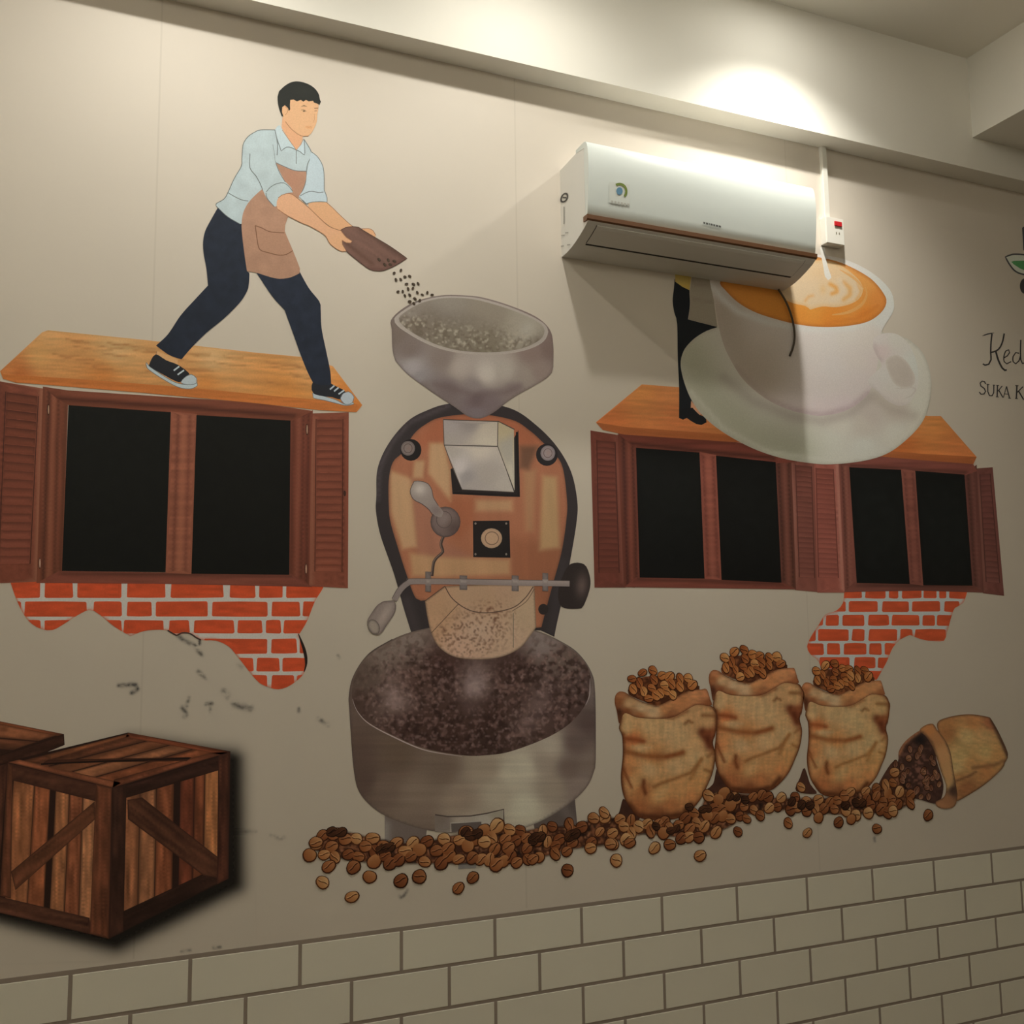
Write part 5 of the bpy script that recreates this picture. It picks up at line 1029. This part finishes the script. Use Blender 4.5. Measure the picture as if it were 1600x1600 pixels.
art('rolled_rim', fs, [F([(1437, 1141), (1446, 1133), (1458, 1131), (1464, 1140), (1476, 1155), (1485, 1175), (1490, 1205), (1493, 1222), (1496, 1245), (1491, 1260), (1478, 1264), (1465, 1261), (1462, 1253), (1475, 1245), (1478, 1228), (1470, 1205), (1462, 1180), (1455, 1163), (1446, 1150)], [(126, 84, 48), ('pts', [(1450, 1140, (128, 80, 42)), (1462, 1155, (120, 78, 44)), (1475, 1180, (132, 92, 54)), (1484, 1210, (128, 90, 52)), (1480, 1225, (128, 94, 54)), (1490, 1235, (44, 26, 17)), (1480, 1250, (96, 60, 34)), (1472, 1260, (104, 66, 38))], 3), ('line', [(1462, 1134), (1478, 1156), (1487, 1180), (1491, 1210), (1493, 1225)], 2.2, (44, 26, 17), .85), ('line', [(1442, 1144), (1456, 1160), (1464, 1185), (1474, 1225)], 2.2, (58, 34, 20), .7), ('edge', 1.4, (54, 32, 18), .6)], 2.8, True, 4)], 15)
for k in range(30):
    for _ in range(60):
        x, y = rb.uniform(1398, 1474), rb.uniform(1160, 1256)
        if inside([(1402, 1185), (1430, 1163), (1452, 1170), (1464, 1200), (1472, 1230), (1462, 1252), (1430, 1246), (1404, 1228), (1394, 1206)], np.array([[x, y]]))[0]: break
    bean(x, y, rb.uniform(8.5, 11.5), rb.uniform(0, 3), DARKB, 17, 'dark glossy bean in the mouth of the fallen sack', 'beans in the fallen sack')

INKGAIN[0] = 1.0
# ------------------------------------------------------------------ the spill of beans along the bottom
band = [(484, 1312), (505, 1299), (540, 1297), (575, 1305), (620, 1313), (660, 1313), (700, 1304), (730, 1300), (770, 1289), (800, 1298), (850, 1290), (900, 1286), (940, 1272), (965, 1277), (1000, 1283), (1060, 1283), (1090, 1265), (1105, 1240), (1140, 1236), (1200, 1243), (1260, 1245), (1300, 1243), (1380, 1226), (1398, 1205), (1425, 1240), (1432, 1252), (1400, 1268), (1360, 1274), (1300, 1274), (1250, 1268), (1200, 1270), (1165, 1276), (1140, 1294), (1100, 1310), (1060, 1310), (1000, 1306), (950, 1322), (900, 1328), (860, 1338), (830, 1346), (790, 1352), (750, 1350), (720, 1352), (640, 1351), (580, 1350), (545, 1346), (505, 1336), (486, 1325)]
INKGAIN[0] = .6
sp = art('bean_clutter', None, [F(band, [(58, 31, 18), ('speck', 5, .5, (128, 78, 46), .75, None, 4), ('speck', 4, .64, (180, 124, 80), .6, None, 8), ('speck', 9, .62, (22, 13, 9), .9, None, 15)], 3, True, 5, 5.0)], 14.5, mat_=SOFT)
setp(sp, 'dark tangle of beans filling the gaps of the long spill', 'coffee beans', kind='stuff')
INKGAIN[0] = 1.0
def tri_dark(pts): return F(pts, [(44, 24, 15), ('grain', .3, 8, 5, .2, 2)], 5, True)
dk = art('bean_shade', None, [tri_dark([(951, 1285), (966, 1272), (974, 1248), (985, 1262), (1000, 1278), (985, 1288)]), tri_dark([(1100, 1238), (1114, 1225), (1121, 1200), (1134, 1222), (1146, 1240), (1120, 1246)]), tri_dark([(1244, 1236), (1250, 1215), (1257, 1200), (1266, 1225), (1276, 1240)]), tri_dark([(1372, 1232), (1384, 1205), (1398, 1190), (1400, 1225)])], 12.6)
setp(dk, 'dark brown printed shade between the foot of the sacks', 'bean heap', kind='stuff')
pts = []
tries = 0
bandp = np.array(band, float)
while tries < 30000 and len(pts) < 150:
    tries += 1
    x = rb.uniform(484, 1432); y = rb.uniform(1205, 1353)
    if not inside(bandp, np.array([[x, y]]))[0]: continue
    dm = (15.8-4.6*(x-490)/900)*rb.uniform(.75, 1.3)
    if any((x-a)**2+(y-b)**2 < dm*dm for a, b in pts): continue
    pts.append((x, y))
pts.sort(key=lambda p: p[1]+rb.uniform(-10, 10))
for x, y in pts:
    bean(x, y, (rb.uniform(21, 26) if x < 800 else rb.uniform(18.5, 22) if x < 1150 else rb.uniform(15.5, 18.5)), rb.uniform(-.6, .6) if rb.random() < .7 else rb.uniform(-1.4, 1.4), BROWN, 17, 'roasted brown bean in the long heap spilled along the mural bottom', 'beans in the long spill')
for cx, cy in ((518, 1300), (606, 1327), (738, 1302), (828, 1312), (893, 1302), (1040, 1296), (1250, 1256), (1330, 1258), (1090, 1262), (1150, 1248)):
    for q in range(3):
        bean(cx+rb.uniform(-17, 17), cy+rb.uniform(-5, 5), rb.uniform(17, 21) if cx < 1000 else rb.uniform(13, 16), rb.uniform(-.6, .6), CHAR, 17, 'almost black roasted bean at the top of the long spill', 'almost black beans in the long spill')
stray = [(400, 1200, 4, [(335, 545), (415, 715), (600, 805), (375, 465), (455, 615), (1265, 750), (1355, 685), (710, 680), (905, 705), (1020, 680), (610, 620)]), (800, 1200, 4, [(345, 640), (650, 578), (1175, 548), (1410, 398), (1465, 318), (1550, 297), (985, 480), (890, 500), (735, 470), (615, 475), (490, 500), (130, 570), (30, 590), (575, 280)]),
         (1200, 1200, 4, [(680, 380), (245, 405), (1000, 295), (125, 345), (315, 310), (440, 340), (520, 320), (205, 120), (780, 270)])]
for ox, oy, sc_, L in stray:
    for a, b in L:
        x, y = ox+a/sc_, oy+b/sc_
        bean(x, y, 24 if x < 700 else 20.5 if x < 1100 else 16.5, rb.uniform(-.5, .9), BROWN, 17, 'loose roasted bean lying apart at the lower edge of the spill', 'loose beans beside the spill')

# ------------------------------------------------------------------ lettering and leaf emblem at the right edge (printed)
LK = (30, 26, 22)
lf = mural('leaf_emblem', 'black outlined green coffee leaf emblem at the right edge above the lettering', 'emblem', 1595, 460)
leaf = [(1571, 401.5, 1), (1582, 397.5), (1600, 398), (1625, 402), (1645, 412, 1), (1630, 424), (1610, 429), (1596, 428), (1585, 422.5), (1576, 411)]
art('leaf', lf, [F(leaf, [(150, 138, 112)], 0, True), F([(1580, 409), (1592, 407.5), (1610, 408), (1630, 413), (1612, 421), (1600, 422), (1590, 417)], (34, 58, 28), 0, True), R(leaf, 2.4, LK, closed=True)], 4)
art('stem', lf, [F([(1597, 356), (1606, 350), (1607, 392), (1599, 391)], LK)], 4.5)
art('emblem_bean', lf, [F(ell(1601, 447, 7.5, 12), LK)], 4.5)
l1 = mural('lettering', 'black script lettering reading Ked, cut by the right edge', 'lettering', 1570, 578)
def pen(o, name, *st_): art(name, o, [R(p, w_, LK, taper=tp) for p, w_, tp in st_], 4)
pen(l1, 'letter', ([(1534.7, 525), (1543, 522), (1553.5, 520)], 2, True), ([(1550, 521.5), (1548.5, 535), (1548, 551), (1548.5, 562), (1545, 569), (1539, 570.5), (1535.6, 568.5)], 2.4, False), ([(1569, 521), (1567, 532), (1563, 542), (1557, 548), (1547.5, 551)], 2.4, False), ([(1556, 549.5), (1560, 563), (1566, 575), (1570, 578.5), (1573, 578)], 2.8, False))
pen(l1, 'letter', ([(1569, 559), (1574, 556), (1577.5, 551), (1576, 546.5), (1571.5, 548.5), (1568.5, 557), (1569, 565), (1573, 568.5), (1580, 565)], 1.8, False))
pen(l1, 'letter', ([(1592.5, 552), (1587, 551), (1583, 557), (1583, 565), (1587, 568.5), (1592, 564), (1594.5, 556)], 1.9, False), ([(1595, 531), (1594.5, 548), (1595, 562), (1597.5, 568), (1602, 566.5)], 2, False))
l2 = mural('lettering', 'small black serif capitals reading Suka K below the script', 'lettering', 1570, 624)
pen(l2, 'letter', ([(1540, 600), (1538.5, 596.5), (1534.5, 595.5), (1531.5, 598.5), (1532.5, 603), (1538, 607), (1540, 611.5), (1537.5, 615.5), (1533, 616), (1530, 612.5)], 1.9, False))
pen(l2, 'letter', ([(1543.5, 600.5), (1543.5, 612), (1546, 618), (1550, 618.3), (1552.5, 614), (1552.8, 602)], 1.8, False), ([(1541.5, 600.3), (1546, 600.8)], 1.2, False), ([(1551, 601.5), (1555, 602)], 1.2, False))
pen(l2, 'letter', ([(1558.5, 602), (1558, 620)], 2, False), ([(1566, 603), (1559, 611.5)], 1.5, False), ([(1560.5, 609.5), (1567, 621)], 1.8, False), ([(1556, 620), (1560.5, 620.3)], 1.1, False), ([(1556.5, 602), (1561, 602.4)], 1.1, False))
pen(l2, 'letter', ([(1567.8, 621.3), (1572.5, 604)], 1.3, False), ([(1572.5, 603.5), (1577.5, 622.3)], 1.9, False), ([(1570, 615.5), (1575.5, 616)], 1.2, False), ([(1575.5, 622), (1579.5, 622.6)], 1.1, False))
pen(l2, 'letter', ([(1589, 602.5), (1588, 622.5)], 2.2, False), ([(1598.5, 604), (1589.5, 613)], 1.6, False), ([(1591.5, 611), (1599.5, 624.5)], 2, False), ([(1586.5, 602.3), (1591.5, 602.8)], 1.2, False), ([(1586, 622.6), (1590.5, 623)], 1.2, False))
